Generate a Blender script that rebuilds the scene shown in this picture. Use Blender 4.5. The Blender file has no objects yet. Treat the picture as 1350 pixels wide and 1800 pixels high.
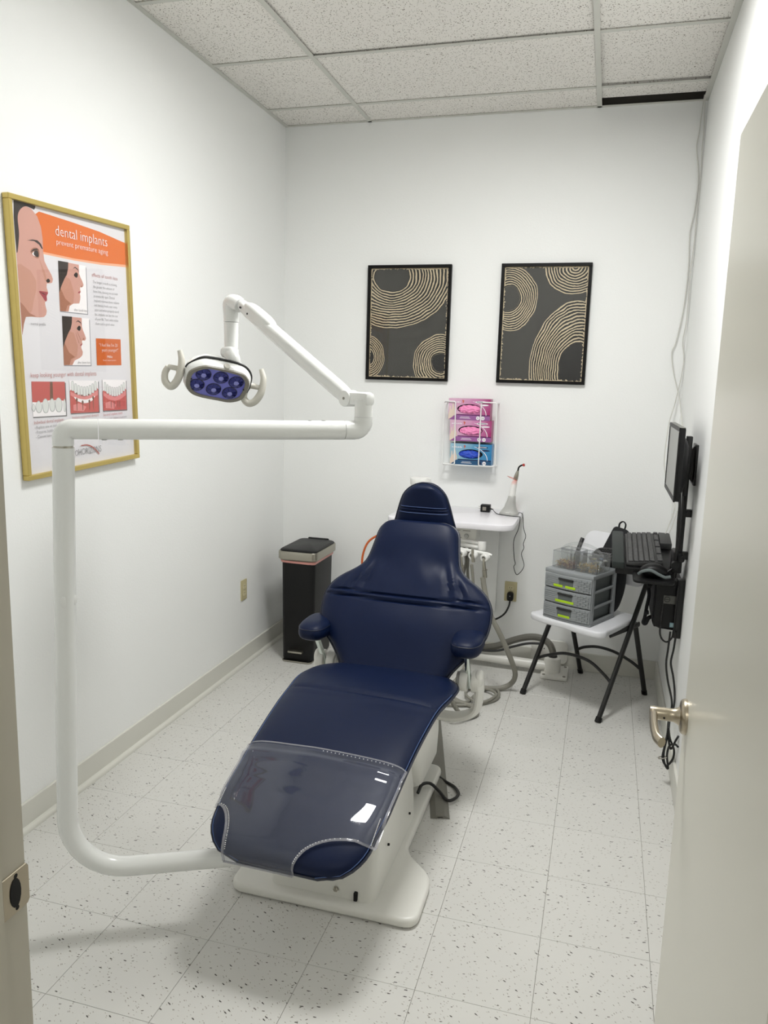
import bpy, bmesh, math, random
from mathutils import Matrix, Vector, noise as mnoise
S = bpy.context.scene
COL = S.collection
PI = math.pi
random.seed(4)

# ------------------------------------------------------------------ camera, world, lights, exposure
XL, XR, YB, H = -1.4864, 0.7521, 1.0586, 2.998       # left / right / back wall planes, ceiling height
YF = -2.60                                           # room face of the front wall (doorway)
cam = bpy.data.cameras.new('camera'); cam_o = bpy.data.objects.new('camera', cam); COL.objects.link(cam_o)
cam.sensor_fit = 'HORIZONTAL'; cam.sensor_width = 36.0
cam.lens = 1368.12 * 36.0 / 1350.0
cam.clip_start = 0.05
_R = ((0.96140, -0.26562, -0.07178), (0.27378, 0.94946, 0.15351), (0.02737, -0.16724, 0.98554))
cam_o.matrix_world = Matrix(((_R[0][0], _R[0][2], -_R[0][1], 0.38049), (_R[1][0], _R[1][2], -_R[1][1], -3.31851),
                             (_R[2][0], _R[2][2], -_R[2][1], 1.59829), (0, 0, 0, 1)))
S.camera = cam_o
w = bpy.data.worlds.new('world'); S.world = w; w.use_nodes = True
w.node_tree.nodes['Background'].inputs[0].default_value = (0.9, 0.95, 1, 1)
w.node_tree.nodes['Background'].inputs[1].default_value = 0.3
S.view_settings.view_transform = 'Standard'; S.view_settings.look = 'None'
S.view_settings.gamma = 1.0; S.view_settings.use_curve_mapping = False
S.view_settings.exposure = 0.0
LIGHT_W = 12.0           # emission of the ceiling light's diffuser
LIGHT_P = 32.5          # watts of the area lamp added just under it, with a limited spread
HALL_W = 7.0            # emission of the hallway light's diffuser

# ------------------------------------------------------------------ materials
def lin(c):
    c = c / 255.0
    return c / 12.92 if c <= 0.04045 else ((c + 0.055) / 1.055) ** 2.4
def rgb(r, g, b): return (lin(r), lin(g), lin(b), 1.0)
def mat(name, color, rough=0.5, metal=0.0, bump=None, coat=0.0, emit=None, spec=0.5, var=None):
    m = bpy.data.materials.new(name); m.use_nodes = True
    nt = m.node_tree; b = nt.nodes['Principled BSDF']
    b.inputs['Base Color'].default_value = color
    b.inputs['Roughness'].default_value = rough
    b.inputs['Metallic'].default_value = metal
    b.inputs['Specular IOR Level'].default_value = spec
    b.inputs['Coat Weight'].default_value = coat
    if emit:
        b.inputs['Emission Color'].default_value = emit[0]; b.inputs['Emission Strength'].default_value = emit[1]
    if bump or var:
        tc = nt.nodes.new('ShaderNodeTexCoord')
    if bump:                                          # (scale, strength, distance)
        n = nt.nodes.new('ShaderNodeTexNoise'); n.inputs['Scale'].default_value = bump[0]; n.inputs['Detail'].default_value = 3
        bp = nt.nodes.new('ShaderNodeBump'); bp.inputs['Strength'].default_value = bump[1]; bp.inputs['Distance'].default_value = bump[2]
        nt.links.new(tc.outputs['Object'], n.inputs['Vector']); nt.links.new(n.outputs['Fac'], bp.inputs['Height'])
        nt.links.new(bp.outputs['Normal'], b.inputs['Normal'])
    if var:                                           # (scale, amount) gentle colour mottling of the thing itself
        n2 = nt.nodes.new('ShaderNodeTexNoise'); n2.inputs['Scale'].default_value = var[0]; n2.inputs['Detail'].default_value = 4
        nt.links.new(tc.outputs['Object'], n2.inputs['Vector'])
        mr = nt.nodes.new('ShaderNodeMapRange'); mr.inputs[1].default_value = 0.3; mr.inputs[2].default_value = 0.7
        mr.inputs[3].default_value = 1 - var[1]; mr.inputs[4].default_value = 1 + var[1] * 0.3
        mx = nt.nodes.new('ShaderNodeMix'); mx.data_type = 'RGBA'; mx.blend_type = 'MULTIPLY'; mx.inputs[0].default_value = 1
        mx.inputs['A'].default_value = color
        nt.links.new(n2.outputs['Fac'], mr.inputs[0]); nt.links.new(mr.outputs[0], mx.inputs['B'])
        nt.links.new(mx.outputs['Result'], b.inputs['Base Color'])
    return m
def glass_mat(name, tint=(1, 1, 1, 1), haze=0.0, haze_col=(1, 1, 1, 1), rough=0.02, ior=1.45, bump=None):
    """thin clear pane: see-through plus a Fresnel reflection, optionally with a milky haze"""
    m = bpy.data.materials.new(name); m.use_nodes = True; nt = m.node_tree; nt.nodes.clear()
    out = nt.nodes.new('ShaderNodeOutputMaterial'); tr = nt.nodes.new('ShaderNodeBsdfTransparent'); tr.inputs[0].default_value = tint
    gl = nt.nodes.new('ShaderNodeBsdfGlossy'); gl.inputs['Roughness'].default_value = rough
    fr = nt.nodes.new('ShaderNodeFresnel'); gm = nt.nodes.new('ShaderNodeNewGeometry')       # same reflectance from either side of the thin pane
    im = nt.nodes.new('ShaderNodeMapRange'); im.inputs[3].default_value = ior; im.inputs[4].default_value = 1 / ior
    nt.links.new(gm.outputs['Backfacing'], im.inputs[0]); nt.links.new(im.outputs[0], fr.inputs[0])
    mx = nt.nodes.new('ShaderNodeMixShader'); base = tr
    if haze:
        df = nt.nodes.new('ShaderNodeBsdfDiffuse'); df.inputs[0].default_value = haze_col
        m2 = nt.nodes.new('ShaderNodeMixShader'); m2.inputs[0].default_value = haze
        nt.links.new(tr.outputs[0], m2.inputs[1]); nt.links.new(df.outputs[0], m2.inputs[2]); base = m2
    if bump:
        tc = nt.nodes.new('ShaderNodeTexCoord'); n = nt.nodes.new('ShaderNodeTexNoise'); n.inputs['Scale'].default_value = bump[0]; n.inputs['Detail'].default_value = 2
        bp = nt.nodes.new('ShaderNodeBump'); bp.inputs['Strength'].default_value = bump[1]; bp.inputs['Distance'].default_value = bump[2]
        nt.links.new(tc.outputs['Object'], n.inputs['Vector']); nt.links.new(n.outputs['Fac'], bp.inputs['Height'])
        nt.links.new(bp.outputs['Normal'], gl.inputs['Normal']); nt.links.new(bp.outputs['Normal'], fr.inputs['Normal'])
    nt.links.new(fr.outputs[0], mx.inputs[0]); nt.links.new(base.outputs[0], mx.inputs[1]); nt.links.new(gl.outputs[0], mx.inputs[2])
    nt.links.new(mx.outputs[0], out.inputs[0])
    return m
def floor_mat():
    m = mat('vinyl_tile', rgb(212, 211, 206), 0.36, var=(3.0, 0.04)); nt = m.node_tree; b = nt.nodes['Principled BSDF']
    base = b.inputs['Base Color'].links[0].from_socket
    geo = nt.nodes.new('ShaderNodeNewGeometry'); oi = nt.nodes.new('ShaderNodeObjectInfo')
    last = base
    for k, (sc, st, thr, frac, colr, rot) in enumerate(((24, 2.9, 0.12, 0.10, rgb(66, 62, 56), 0.1), (44, 3.0, 0.12, 0.18, rgb(138, 132, 122), 0.5),
                                                        (34, 2.4, 0.11, 0.09, rgb(92, 86, 76), -0.6), (60, 2.6, 0.14, 0.18, rgb(172, 167, 156), 0.2))):
        mp = nt.nodes.new('ShaderNodeMapping'); mp.vector_type = 'POINT'
        rot_add = nt.nodes.new('ShaderNodeMath'); rot_add.operation = 'MULTIPLY_ADD'; rot_add.inputs[1].default_value = 0.9; rot_add.inputs[2].default_value = rot - 0.4
        nt.links.new(oi.outputs['Random'], rot_add.inputs[0])
        cx = nt.nodes.new('ShaderNodeCombineXYZ'); nt.links.new(rot_add.outputs[0], cx.inputs[2]); nt.links.new(cx.outputs[0], mp.inputs['Rotation'])
        nt.links.new(geo.outputs['Position'], mp.inputs['Vector'])
        s2 = nt.nodes.new('ShaderNodeVectorMath'); s2.operation = 'MULTIPLY'; s2.inputs[1].default_value = (1, st, 1)
        nt.links.new(mp.outputs[0], s2.inputs[0])
        v = nt.nodes.new('ShaderNodeTexVoronoi'); v.inputs['Scale'].default_value = sc; v.voronoi_dimensions = '2D'
        nt.links.new(s2.outputs[0], v.inputs['Vector'])
        nz = nt.nodes.new('ShaderNodeTexNoise'); nz.inputs['Scale'].default_value = 260; nt.links.new(geo.outputs['Position'], nz.inputs['Vector'])
        ma = nt.nodes.new('ShaderNodeMath'); ma.operation = 'MULTIPLY_ADD'; ma.inputs[1].default_value = 0.18; nt.links.new(nz.outputs['Fac'], ma.inputs[0]); nt.links.new(v.outputs['Distance'], ma.inputs[2])
        lt = nt.nodes.new('ShaderNodeMath'); lt.operation = 'LESS_THAN'; lt.inputs[1].default_value = thr + 0.09; nt.links.new(ma.outputs[0], lt.inputs[0])
        sep = nt.nodes.new('ShaderNodeSeparateColor'); nt.links.new(v.outputs['Color'], sep.inputs[0])
        l2 = nt.nodes.new('ShaderNodeMath'); l2.operation = 'LESS_THAN'; l2.inputs[1].default_value = frac; nt.links.new(sep.outputs[0], l2.inputs[0])
        mu = nt.nodes.new('ShaderNodeMath'); mu.operation = 'MULTIPLY'; nt.links.new(lt.outputs[0], mu.inputs[0]); nt.links.new(l2.outputs[0], mu.inputs[1])
        mx = nt.nodes.new('ShaderNodeMix'); mx.data_type = 'RGBA'; mx.inputs['B'].default_value = colr
        nt.links.new(mu.outputs[0], mx.inputs[0]); nt.links.new(last, mx.inputs['A']); last = mx.outputs['Result']
    nt.links.new(last, b.inputs['Base Color'])
    return m
def ceiling_mat():
    m = mat('acoustic_tile', rgb(240, 237, 231), 0.95, spec=0.1); nt = m.node_tree; b = nt.nodes['Principled BSDF']
    geo = nt.nodes.new('ShaderNodeNewGeometry')
    nz = nt.nodes.new('ShaderNodeTexNoise'); nz.inputs['Scale'].default_value = 50; nz.inputs['Detail'].default_value = 2
    nt.links.new(geo.outputs['Position'], nz.inputs['Vector'])
    mxv = nt.nodes.new('ShaderNodeMix'); mxv.data_type = 'VECTOR'; mxv.inputs[0].default_value = 0.03
    nt.links.new(geo.outputs['Position'], mxv.inputs['A']); nt.links.new(nz.outputs['Color'], mxv.inputs['B'])
    v = nt.nodes.new('ShaderNodeTexVoronoi'); v.inputs['Scale'].default_value = 105; v.voronoi_dimensions = '2D'
    nt.links.new(mxv.outputs['Result'], v.inputs['Vector'])
    lt = nt.nodes.new('ShaderNodeMath'); lt.operation = 'LESS_THAN'; lt.inputs[1].default_value = 0.20; nt.links.new(v.outputs['Distance'], lt.inputs[0])
    sep = nt.nodes.new('ShaderNodeSeparateColor'); nt.links.new(v.outputs['Color'], sep.inputs[0])
    l2 = nt.nodes.new('ShaderNodeMath'); l2.operation = 'LESS_THAN'; l2.inputs[1].default_value = 0.55; nt.links.new(sep.outputs[1], l2.inputs[0])
    mu = nt.nodes.new('ShaderNodeMath'); mu.operation = 'MULTIPLY'; nt.links.new(lt.outputs[0], mu.inputs[0]); nt.links.new(l2.outputs[0], mu.inputs[1])
    mx = nt.nodes.new('ShaderNodeMix'); mx.data_type = 'RGBA'; mx.inputs['A'].default_value = rgb(240, 237, 231); mx.inputs['B'].default_value = rgb(146, 139, 128)
    nt.links.new(mu.outputs[0], mx.inputs[0]); nt.links.new(mx.outputs['Result'], b.inputs['Base Color'])
    n2 = nt.nodes.new('ShaderNodeTexNoise'); n2.inputs['Scale'].default_value = 300; nt.links.new(geo.outputs['Position'], n2.inputs['Vector'])
    bp = nt.nodes.new('ShaderNodeBump'); bp.inputs['Strength'].default_value = 0.5; bp.inputs['Distance'].default_value = 0.002
    sb = nt.nodes.new('ShaderNodeMath'); sb.operation = 'SUBTRACT'; nt.links.new(n2.outputs['Fac'], sb.inputs[0]); nt.links.new(mu.outputs[0], sb.inputs[1])
    nt.links.new(sb.outputs[0], bp.inputs['Height']); nt.links.new(bp.outputs['Normal'], b.inputs['Normal'])
    return m
M = dict(
    wall=mat('wall_paint', rgb(244, 245, 243), 0.5, bump=(130, 0.22, 0.002), var=(1.2, 0.012)),
    base=mat('baseboard_paint', rgb(216, 215, 206), 0.4, bump=(60, 0.1, 0.001)),
    door=mat('door_paint', rgb(222, 220, 208), 0.3, bump=(300, 0.04, 0.0005)),
    jamb=mat('jamb_paint', rgb(196, 191, 176), 0.4, bump=(80, 0.1, 0.0008), var=(9, 0.04)),
    floor=floor_mat(), grout=mat('floor_joint', rgb(120, 114, 102), 0.8), ceil=ceiling_mat(),
    grid=mat('grid_metal', rgb(206, 206, 198), 0.4), plenum=mat('plenum_deck', rgb(70, 66, 60), 0.9),
    emit=mat('light_diffuser', (1, 1, 1, 1), 0.5, emit=((1.0, 1.0, 0.99, 1), LIGHT_W)),
    emit2=mat('hall_diffuser', (1, 1, 1, 1), 0.5, emit=((1.0, 0.97, 0.90, 1), HALL_W)),
    leather=mat('navy_leather', rgb(8, 22, 52), 0.44, bump=(420, 0.08, 0.0005), spec=0.2, var=(8, 0.08)),
    pipe=mat('navy_piping', rgb(10, 19, 40), 0.42, bump=(700, 0.2, 0.0006)),
    thread=mat('blue_stitching', rgb(74, 98, 146), 0.6),
    cwhite=mat('white_enamel', rgb(228, 227, 220), 0.28, bump=(200, 0.05, 0.0004), var=(6, 0.03)),
    pwhite=mat('white_plastic', rgb(236, 236, 232), 0.3),
    pgrey=mat('light_grey_plastic', rgb(176, 176, 172), 0.4),
    bezel=mat('lamp_bezel', rgb(138, 134, 124), 0.45),
    lamp=mat('lamp_enamel', rgb(234, 235, 232), 0.22),
    lamphandle=mat('lamp_handle', rgb(210, 207, 196), 0.45),
    dark=mat('black_rubber', rgb(34, 34, 34), 0.55),
    black=mat('black_plastic', rgb(13, 13, 14), 0.45, bump=(500, 0.08, 0.0004), spec=.3),
    blacksat=mat('black_satin_metal', rgb(20, 20, 20), 0.35, spec=0.5),
    key=mat('key_plastic', rgb(58, 58, 58), 0.5), keyb=mat('keyboard_body', rgb(44, 44, 44), 0.5),
    steel=mat('brushed_steel', rgb(176, 172, 160), 0.32, 1.0, bump=(250, 0.06, 0.0005)),
    nickel=mat('satin_nickel', rgb(178, 168, 150), 0.3, 1.0), chrome=mat('chrome', rgb(206, 214, 210), 0.12, 1.0),
    gold=mat('gold_frame', rgb(204, 182, 108), 0.36, 0.6), fblack=mat('black_frame', rgb(9, 8, 8), 0.45, spec=.2),
    glass=glass_mat('picture_glass', rough=0.01, ior=1.28), vinyl=None,
    hose=mat('grey_hose', rgb(138, 136, 126), 0.5), hosedk=mat('dark_grey_hose', rgb(104, 102, 94), 0.5),
    grid_w=mat('white_wire', rgb(236, 236, 234), 0.35),
    laminate=mat('white_laminate', rgb(238, 236, 240), 0.25),
    ivory=mat('ivory_plastic', rgb(196, 186, 146), 0.45), ivory2=mat('ivory_face', rgb(214, 205, 168), 0.4),
    cable=mat('black_cable', rgb(18, 18, 18), 0.45), wcable=mat('white_cable', rgb(206, 205, 198), 0.5),
    greyramp=mat('grey_rubber_ramp', rgb(124, 122, 114), 0.55, bump=(90, 0.1, 0.001)),
    drawer=mat('grey_drawer_plastic', rgb(146, 150, 152), 0.5), drawerd=mat('dark_grey_recess', rgb(96, 102, 102), 0.55),
    lime=mat('lime_tape', rgb(176, 214, 24), 0.5), handle=mat('dark_grip', rgb(36, 36, 36), 0.5),
    clear=glass_mat('clear_plastic', (0.93, 0.94, 0.94, 1), haze=0.07, haze_col=rgb(230, 230, 228), rough=0.06, ior=1.3),
    chairwhite=mat('white_hdpe', rgb(228, 229, 232), 0.42, bump=(220, 0.1, 0.0006)),
    fabric=mat('black_fabric', rgb(20, 21, 24), 0.85, bump=(600, 0.3, 0.001)),
    bag=mat('pink_liner', rgb(226, 160, 150), 0.4), rust=mat('orange_tube', rgb(196, 92, 34), 0.4),
    redtip=mat('red_plastic', rgb(178, 44, 34), 0.35), redshield=glass_mat('amber_shield', (0.95, 0.35, 0.28, 1), rough=0.05),
    blue=mat('blue_print', rgb(64, 84, 150), 0.5), sticker=mat('pale_blue_sticker', rgb(140, 176, 186), 0.5),
    lens=mat('violet_lens', rgb(122, 124, 214), 0.18, coat=0.6), cup=mat('reflector_cup', rgb(58, 62, 130), 0.16, 0.6), cupd=mat('reflector_rim', rgb(16, 18, 44), 0.3),
    led=mat('led_dome', rgb(150, 152, 224), 0.15), screen=mat('monitor_screen', rgb(92, 92, 86), 0.2), mgrey=mat('monitor_bezel', rgb(110, 110, 104), 0.4),
    hole=mat('dark_recess', rgb(10, 9, 8), 0.8), jamb_shade=mat('shaded_jamb', rgb(92, 84, 66), 0.6),
)

# ------------------------------------------------------------------ mesh helpers
def nb(): return bmesh.new()
def xf(bm, verts, mtx):
    if mtx is not None: bmesh.ops.transform(bm, matrix=mtx, verts=verts)
def box(bm, a, b, bev=0.0, mtx=None, seg=2, mi=0):
    t = bmesh.new(); bmesh.ops.create_cube(t, size=1)
    s = [b[i] - a[i] for i in range(3)]; c = [(a[i] + b[i]) / 2 for i in range(3)]
    bmesh.ops.transform(t, matrix=Matrix.Translation(c) @ Matrix.Diagonal((*s, 1)), verts=t.verts)
    if bev > 0: bmesh.ops.bevel(t, geom=t.edges[:], offset=min(bev, min(abs(x) for x in s) * 0.49), segments=seg, affect='EDGES', profile=0.5)
    merge(bm, t, mtx, mi)
def merge(bm, t, mtx=None, mi=None):
    if mtx is not None: bmesh.ops.transform(t, matrix=mtx, verts=t.verts)
    off = len(bm.verts); vs = [bm.verts.new(v.co) for v in t.verts]
    t.verts.index_update()
    for f in t.faces:
        try:
            nf = bm.faces.new([vs[v.index] for v in f.verts]); nf.material_index = f.material_index if mi is None else mi; nf.smooth = f.smooth
        except ValueError: pass
    t.free()
def frame_from(z, up=Vector((0, 0, 1))):
    z = Vector(z).normalized()
    if abs(z.dot(up)) > 0.98: up = Vector((1, 0, 0))
    x = up.cross(z).normalized(); y = z.cross(x)
    return Matrix((x, y, z)).transposed()
def lathe(bm, prof, origin=(0, 0, 0), axis=(0, 0, 1), seg=24, mi=0, caps=True):
    R = frame_from(axis); o = Vector(origin); rings = []
    for r, z in prof:
        if r < 1e-6: rings.append([bm.verts.new(o + R @ Vector((0, 0, z)))])
        else: rings.append([bm.verts.new(o + R @ Vector((r * math.cos(2 * PI * k / seg), r * math.sin(2 * PI * k / seg), z))) for k in range(seg)])
    for A, B in zip(rings, rings[1:]):
        for k in range(seg):
            k2 = (k + 1) % seg
            if len(A) == 1 and len(B) == 1: continue
            if len(A) == 1: f = bm.faces.new((A[0], B[k], B[k2]))
            elif len(B) == 1: f = bm.faces.new((A[k], B[0], A[k2]))
            else: f = bm.faces.new((A[k], B[k], B[k2], A[k2]))
            f.material_index = mi
    if caps:
        for ring, rev in ((rings[0], False), (rings[-1], True)):
            if len(ring) > 1:
                f = bm.faces.new(ring if not rev else ring[::-1]); f.material_index = mi
    return bm
def cyl(bm, p0, p1, r, seg=20, r2=None, bev=0.0, mi=0):
    p0, p1 = Vector(p0), Vector(p1); L = (p1 - p0).length; r2 = r if r2 is None else r2
    prof = [(r, 0), (r2, L)] if bev <= 0 else [(r - bev, 0), (r - bev * .3, bev * .3), (r, bev), (r2, L - bev), (r2 - bev * .3, L - bev * .3), (r2 - bev, L)]
    return lathe(bm, prof, p0, p1 - p0, seg, mi)
def smooth_pts(pts, n=8, closed=False):
    P = [Vector(p) for p in pts]; out = []; N = len(P)
    if N < 3: return P
    rng = range(N if closed else N - 1)
    for i in rng:
        p0 = P[(i - 1) % N] if closed or i > 0 else P[0] * 2 - P[1]
        p1, p2 = P[i], P[(i + 1) % N]
        p3 = P[(i + 2) % N] if closed or i + 2 < N else P[-1] * 2 - P[-2]
        for k in range(n):
            t = k / n
            out.append(0.5 * ((2 * p1) + (p2 - p0) * t + (2 * p0 - 5 * p1 + 4 * p2 - p3) * t * t + (3 * p1 - p0 - 3 * p2 + p3) * t ** 3))
    if not closed: out.append(P[-1])
    return out
def tube(bm, pts, r, seg=10, sm=8, closed=False, flat=None, mi=0):
    """sweep of a circle (or, with flat=(a, b), of an ellipse) along a path; r may be a list over the given points"""
    P = smooth_pts(pts, sm, closed) if sm else [Vector(p) for p in pts]
    n = len(P); rs = r if isinstance(r, (list, tuple)) else None
    T = []
    for i in range(n):
        a = P[(i - 1) % n] if closed or i > 0 else P[i]; b = P[(i + 1) % n] if closed or i < n - 1 else P[i]
        d = b - a; T.append(d.normalized() if d.length > 1e-9 else Vector((0, 0, 1)))
    up = Vector((0, 0, 1)) if abs(T[0].z) < 0.9 else Vector((1, 0, 0))
    u = (up - T[0] * up.dot(T[0])).normalized(); rings = []
    for i in range(n):
        u = (u - T[i] * u.dot(T[i])); u = u.normalized() if u.length > 1e-6 else T[i].orthogonal().normalized()
        v = T[i].cross(u)
        if rs: x = i / max(1, n - 1) * (len(rs) - 1); k = min(int(x), len(rs) - 2); rr = rs[k] + (rs[k + 1] - rs[k]) * (x - k)
        else: rr = r
        fa, fb = (flat if flat else (rr, rr))
        rings.append([bm.verts.new(P[i] + u * (math.cos(2 * PI * j / seg) * fa) + v * (math.sin(2 * PI * j / seg) * fb)) for j in range(seg)])
    for i in range(n if closed else n - 1):
        A, B = rings[i], rings[(i + 1) % n]
        sh = 0
        if closed and i == n - 1:
            sh = min(range(seg), key=lambda s: (A[0].co - B[s].co).length)
        for j in range(seg):
            f = bm.faces.new((A[j], A[(j + 1) % seg], B[(j + 1 + sh) % seg], B[(j + sh) % seg])); f.material_index = mi
    if not closed:
        bm.faces.new(rings[0][::-1]).material_index = mi; bm.faces.new(rings[-1]).material_index = mi
    return bm
def prism(bm, outline, z0, z1, mtx=None, bev=0.0, seg=2, mi=0):
    t = bmesh.new()
    a = [t.verts.new((x, y, z0)) for x, y in outline]; b = [t.verts.new((x, y, z1)) for x, y in outline]
    t.faces.new(a[::-1]); t.faces.new(b); n = len(a)
    for i in range(n): t.faces.new((a[i], a[(i + 1) % n], b[(i + 1) % n], b[i]))
    bmesh.ops.recalc_face_normals(t, faces=t.faces)
    if bev > 0:
        es = [e for e in t.edges if abs(e.verts[0].co.z - e.verts[1].co.z) < 1e-6]
        bmesh.ops.bevel(t, geom=es, offset=bev, segments=seg, affect='EDGES', profile=0.5)
    merge(bm, t, mtx, mi)
def rrect(w, h, r, n=5, cx=0, cy=0):
    out = []
    for sx, sy, a0 in ((1, 1, 0), (-1, 1, 90), (-1, -1, 180), (1, -1, 270)):
        for k in range(n + 1):
            a = math.radians(a0 + 90 * k / n); out.append((cx + sx * (w / 2 - r) + r * math.cos(a), cy + sy * (h / 2 - r) + r * math.sin(a)))
    return out
def flat(bm, pts, mtx=None, mi=0):
    vs = [bm.verts.new((mtx @ Vector((*p, 0)) if mtx is not None else Vector((*p, 0)))) for p in pts]
    f = bm.faces.new(vs); f.material_index = mi
    return f
MW = {}
def obj(name, bm, m, parent=None, smooth=True, world=True, angle=35):
    """link bm as ONE mesh object; vertices are given in world space unless world=False"""
    if parent is not None and world: bmesh.ops.transform(bm, matrix=MW[parent.name].inverted(), verts=bm.verts)
    if bm.faces: bmesh.ops.recalc_face_normals(bm, faces=bm.faces)
    me = bpy.data.meshes.new(name); bm.to_mesh(me); bm.free()
    for x in (m if isinstance(m, (list, tuple)) else [m]): me.materials.append(x)
    if smooth:
        me.polygons.foreach_set('use_smooth', [True] * len(me.polygons))
        me.set_sharp_from_angle(angle=math.radians(angle))
    o = bpy.data.objects.new(name, me); COL.objects.link(o)
    if parent is not None: o.parent = parent
    MW[o.name] = MW[parent.name].copy() if parent is not None else Matrix.Identity(4)
    return o
def tag(o, label, cat, group=None):
    o['label'] = label; o['category'] = cat
    if group: o['group'] = group
    return o
def thing(name, label, cat, loc=(0, 0, 0), rot=None, group=None):
    o = bpy.data.objects.new(name, None); COL.objects.link(o); o.empty_display_size = 0.05
    mw = Matrix.Translation(loc) @ (rot.to_4x4() if rot is not None else Matrix.Identity(4))
    o.matrix_world = mw; MW[o.name] = mw
    return tag(o, label, cat, group)
def struct(name, bm, m, parent=None, smooth=False):
    o = obj(name, bm, m, parent, smooth)
    if parent is None: o['kind'] = 'structure'
    return o
def text_bm(txt, width=None, height=None, bold=0.0):
    """lettering as a flat mesh lying in xy, lower left at the origin"""
    cu = bpy.data.curves.new('lettering', 'FONT'); cu.body = txt; cu.size = 1.0; cu.resolution_u = 2
    if bold: cu.offset = bold
    ob = bpy.data.objects.new('lettering', cu); COL.objects.link(ob)
    me = bpy.data.meshes.new_from_object(ob.evaluated_get(bpy.context.evaluated_depsgraph_get()))
    bm = bmesh.new(); bm.from_mesh(me)
    bpy.data.objects.remove(ob); bpy.data.curves.remove(cu); bpy.data.meshes.remove(me)
    if not bm.verts: return bm
    xs = [v.co.x for v in bm.verts]; ys = [v.co.y for v in bm.verts]
    x0, x1 = min(xs), max(xs)
    cap = 0.72
    sx = width / (x1 - x0) if width else None; sy = height / cap if height else None
    sx = sx or sy; sy = sy or sx
    for v in bm.verts: v.co = Vector(((v.co.x - x0) * sx, v.co.y * sy, 0))
    return bm
def put_text(bm, txt, x, y, mtx, mi=0, width=None, height=None, z=0.0, bold=0.0, skew=0.0):
    t = text_bm(txt, width, height, bold)
    for v in t.verts: v.co = Vector((v.co.x + x, v.co.y + y + v.co.x * skew, z))
    merge(bm, t, mtx, mi)
def T3(x, y, z): return Matrix.Translation((x, y, z))
def RZ(d): return Matrix.Rotation(math.radians(d), 4, 'Z')

# ================================================================== THE ROOM
T = 0.3048
bm = nb(); box(bm, (XL - .1, YF - 2.2, -.06), (1.9, YB + .1, -.0022)); floor = struct('floor', bm, M['grout'])
floor['label'] = 'pale speckled vinyl tile floor'
tile_cache = {}
def floor_tile(x0, x1, y0, y1):
    key = (round(x1 - x0, 3), round(y1 - y0, 3))
    if key not in tile_cache:
        b = nb(); g = 0.0005
        box(b, (g, g, -.003), (x1 - x0 - g, y1 - y0 - g, 0), 0.0006, seg=1)
        me = bpy.data.meshes.new('floor_tile'); b.to_mesh(me); b.free(); me.materials.append(M['floor']); tile_cache[key] = me
    o = bpy.data.objects.new('floor_tile', tile_cache[key]); COL.objects.link(o); o.parent = floor; o.location = (x0, y0, 0)
xs = [XL] + [k * T for k in range(-4, 3)] + [XR]; ys = [-15 * T + k * T for k in range(0, 19)] + [YB]
for xa, xb in zip(xs, xs[1:]):
    for ya, yb in zip(ys, ys[1:]):
        if ya > -4.7: floor_tile(xa, xb, ya, yb)
WT = 0.11
bm = nb(); box(bm, (XL - WT, YF - .12, 0), (XL, YB + WT, H + .002)); struct('wall_left', bm, M['wall'])
bm = nb(); box(bm, (XR, YF - .12, 0), (XR + WT, YB + WT, H + .002)); struct('wall_right', bm, M['wall'])
bm = nb(); box(bm, (XL, YB, 0), (XR, YB + WT, H + .002)); struct('wall_back', bm, M['wall'])
bm = nb()                                            # wall above the suspended ceiling, coloured dark to put shade in the tile gap
for a, c in (((XL - WT, YF - .12), (XL, YB + WT)), ((XR, YF - .12), (XR + WT, YB + WT)), ((XL, YB), (XR, YB + WT))): box(bm, (a[0], a[1], H + .002), (c[0], c[1], 3.3))
struct('wall_plenum', bm, M['plenum'])
DX0, DX1, DH = -0.265, 0.616, 2.045                  # clear door opening
bm = nb()
box(bm, (XL, YF - .12, 0), (DX0 - .02, YF, 3.3)); box(bm, (DX1 + .02, YF - .12, 0), (XR, YF, 3.3)); box(bm, (DX0 - .02, YF - .12, DH + .02), (DX1 + .02, YF, 3.3))
struct('wall_front', bm, M['wall'])
# hallway shell behind the camera
bm = nb(); box(bm, (XL - WT, -4.75, 0), (1.9, -4.65, 2.7)); box(bm, (XL - WT, -4.65, 0), (XL, YF - .12, 2.7)); box(bm, (1.8, -4.65, 0), (1.9, YF - .12, 2.7)); box(bm, (XR + WT, YF - .12, 0), (1.9, YF - .02, 2.7))
struct('wall_hallway', bm, M['wall'])
bm = nb(); box(bm, (XL - WT, -4.75, 2.7), (1.9, YF - .12, 2.8)); struct('ceiling_hallway', bm, M['ceil'])
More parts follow.
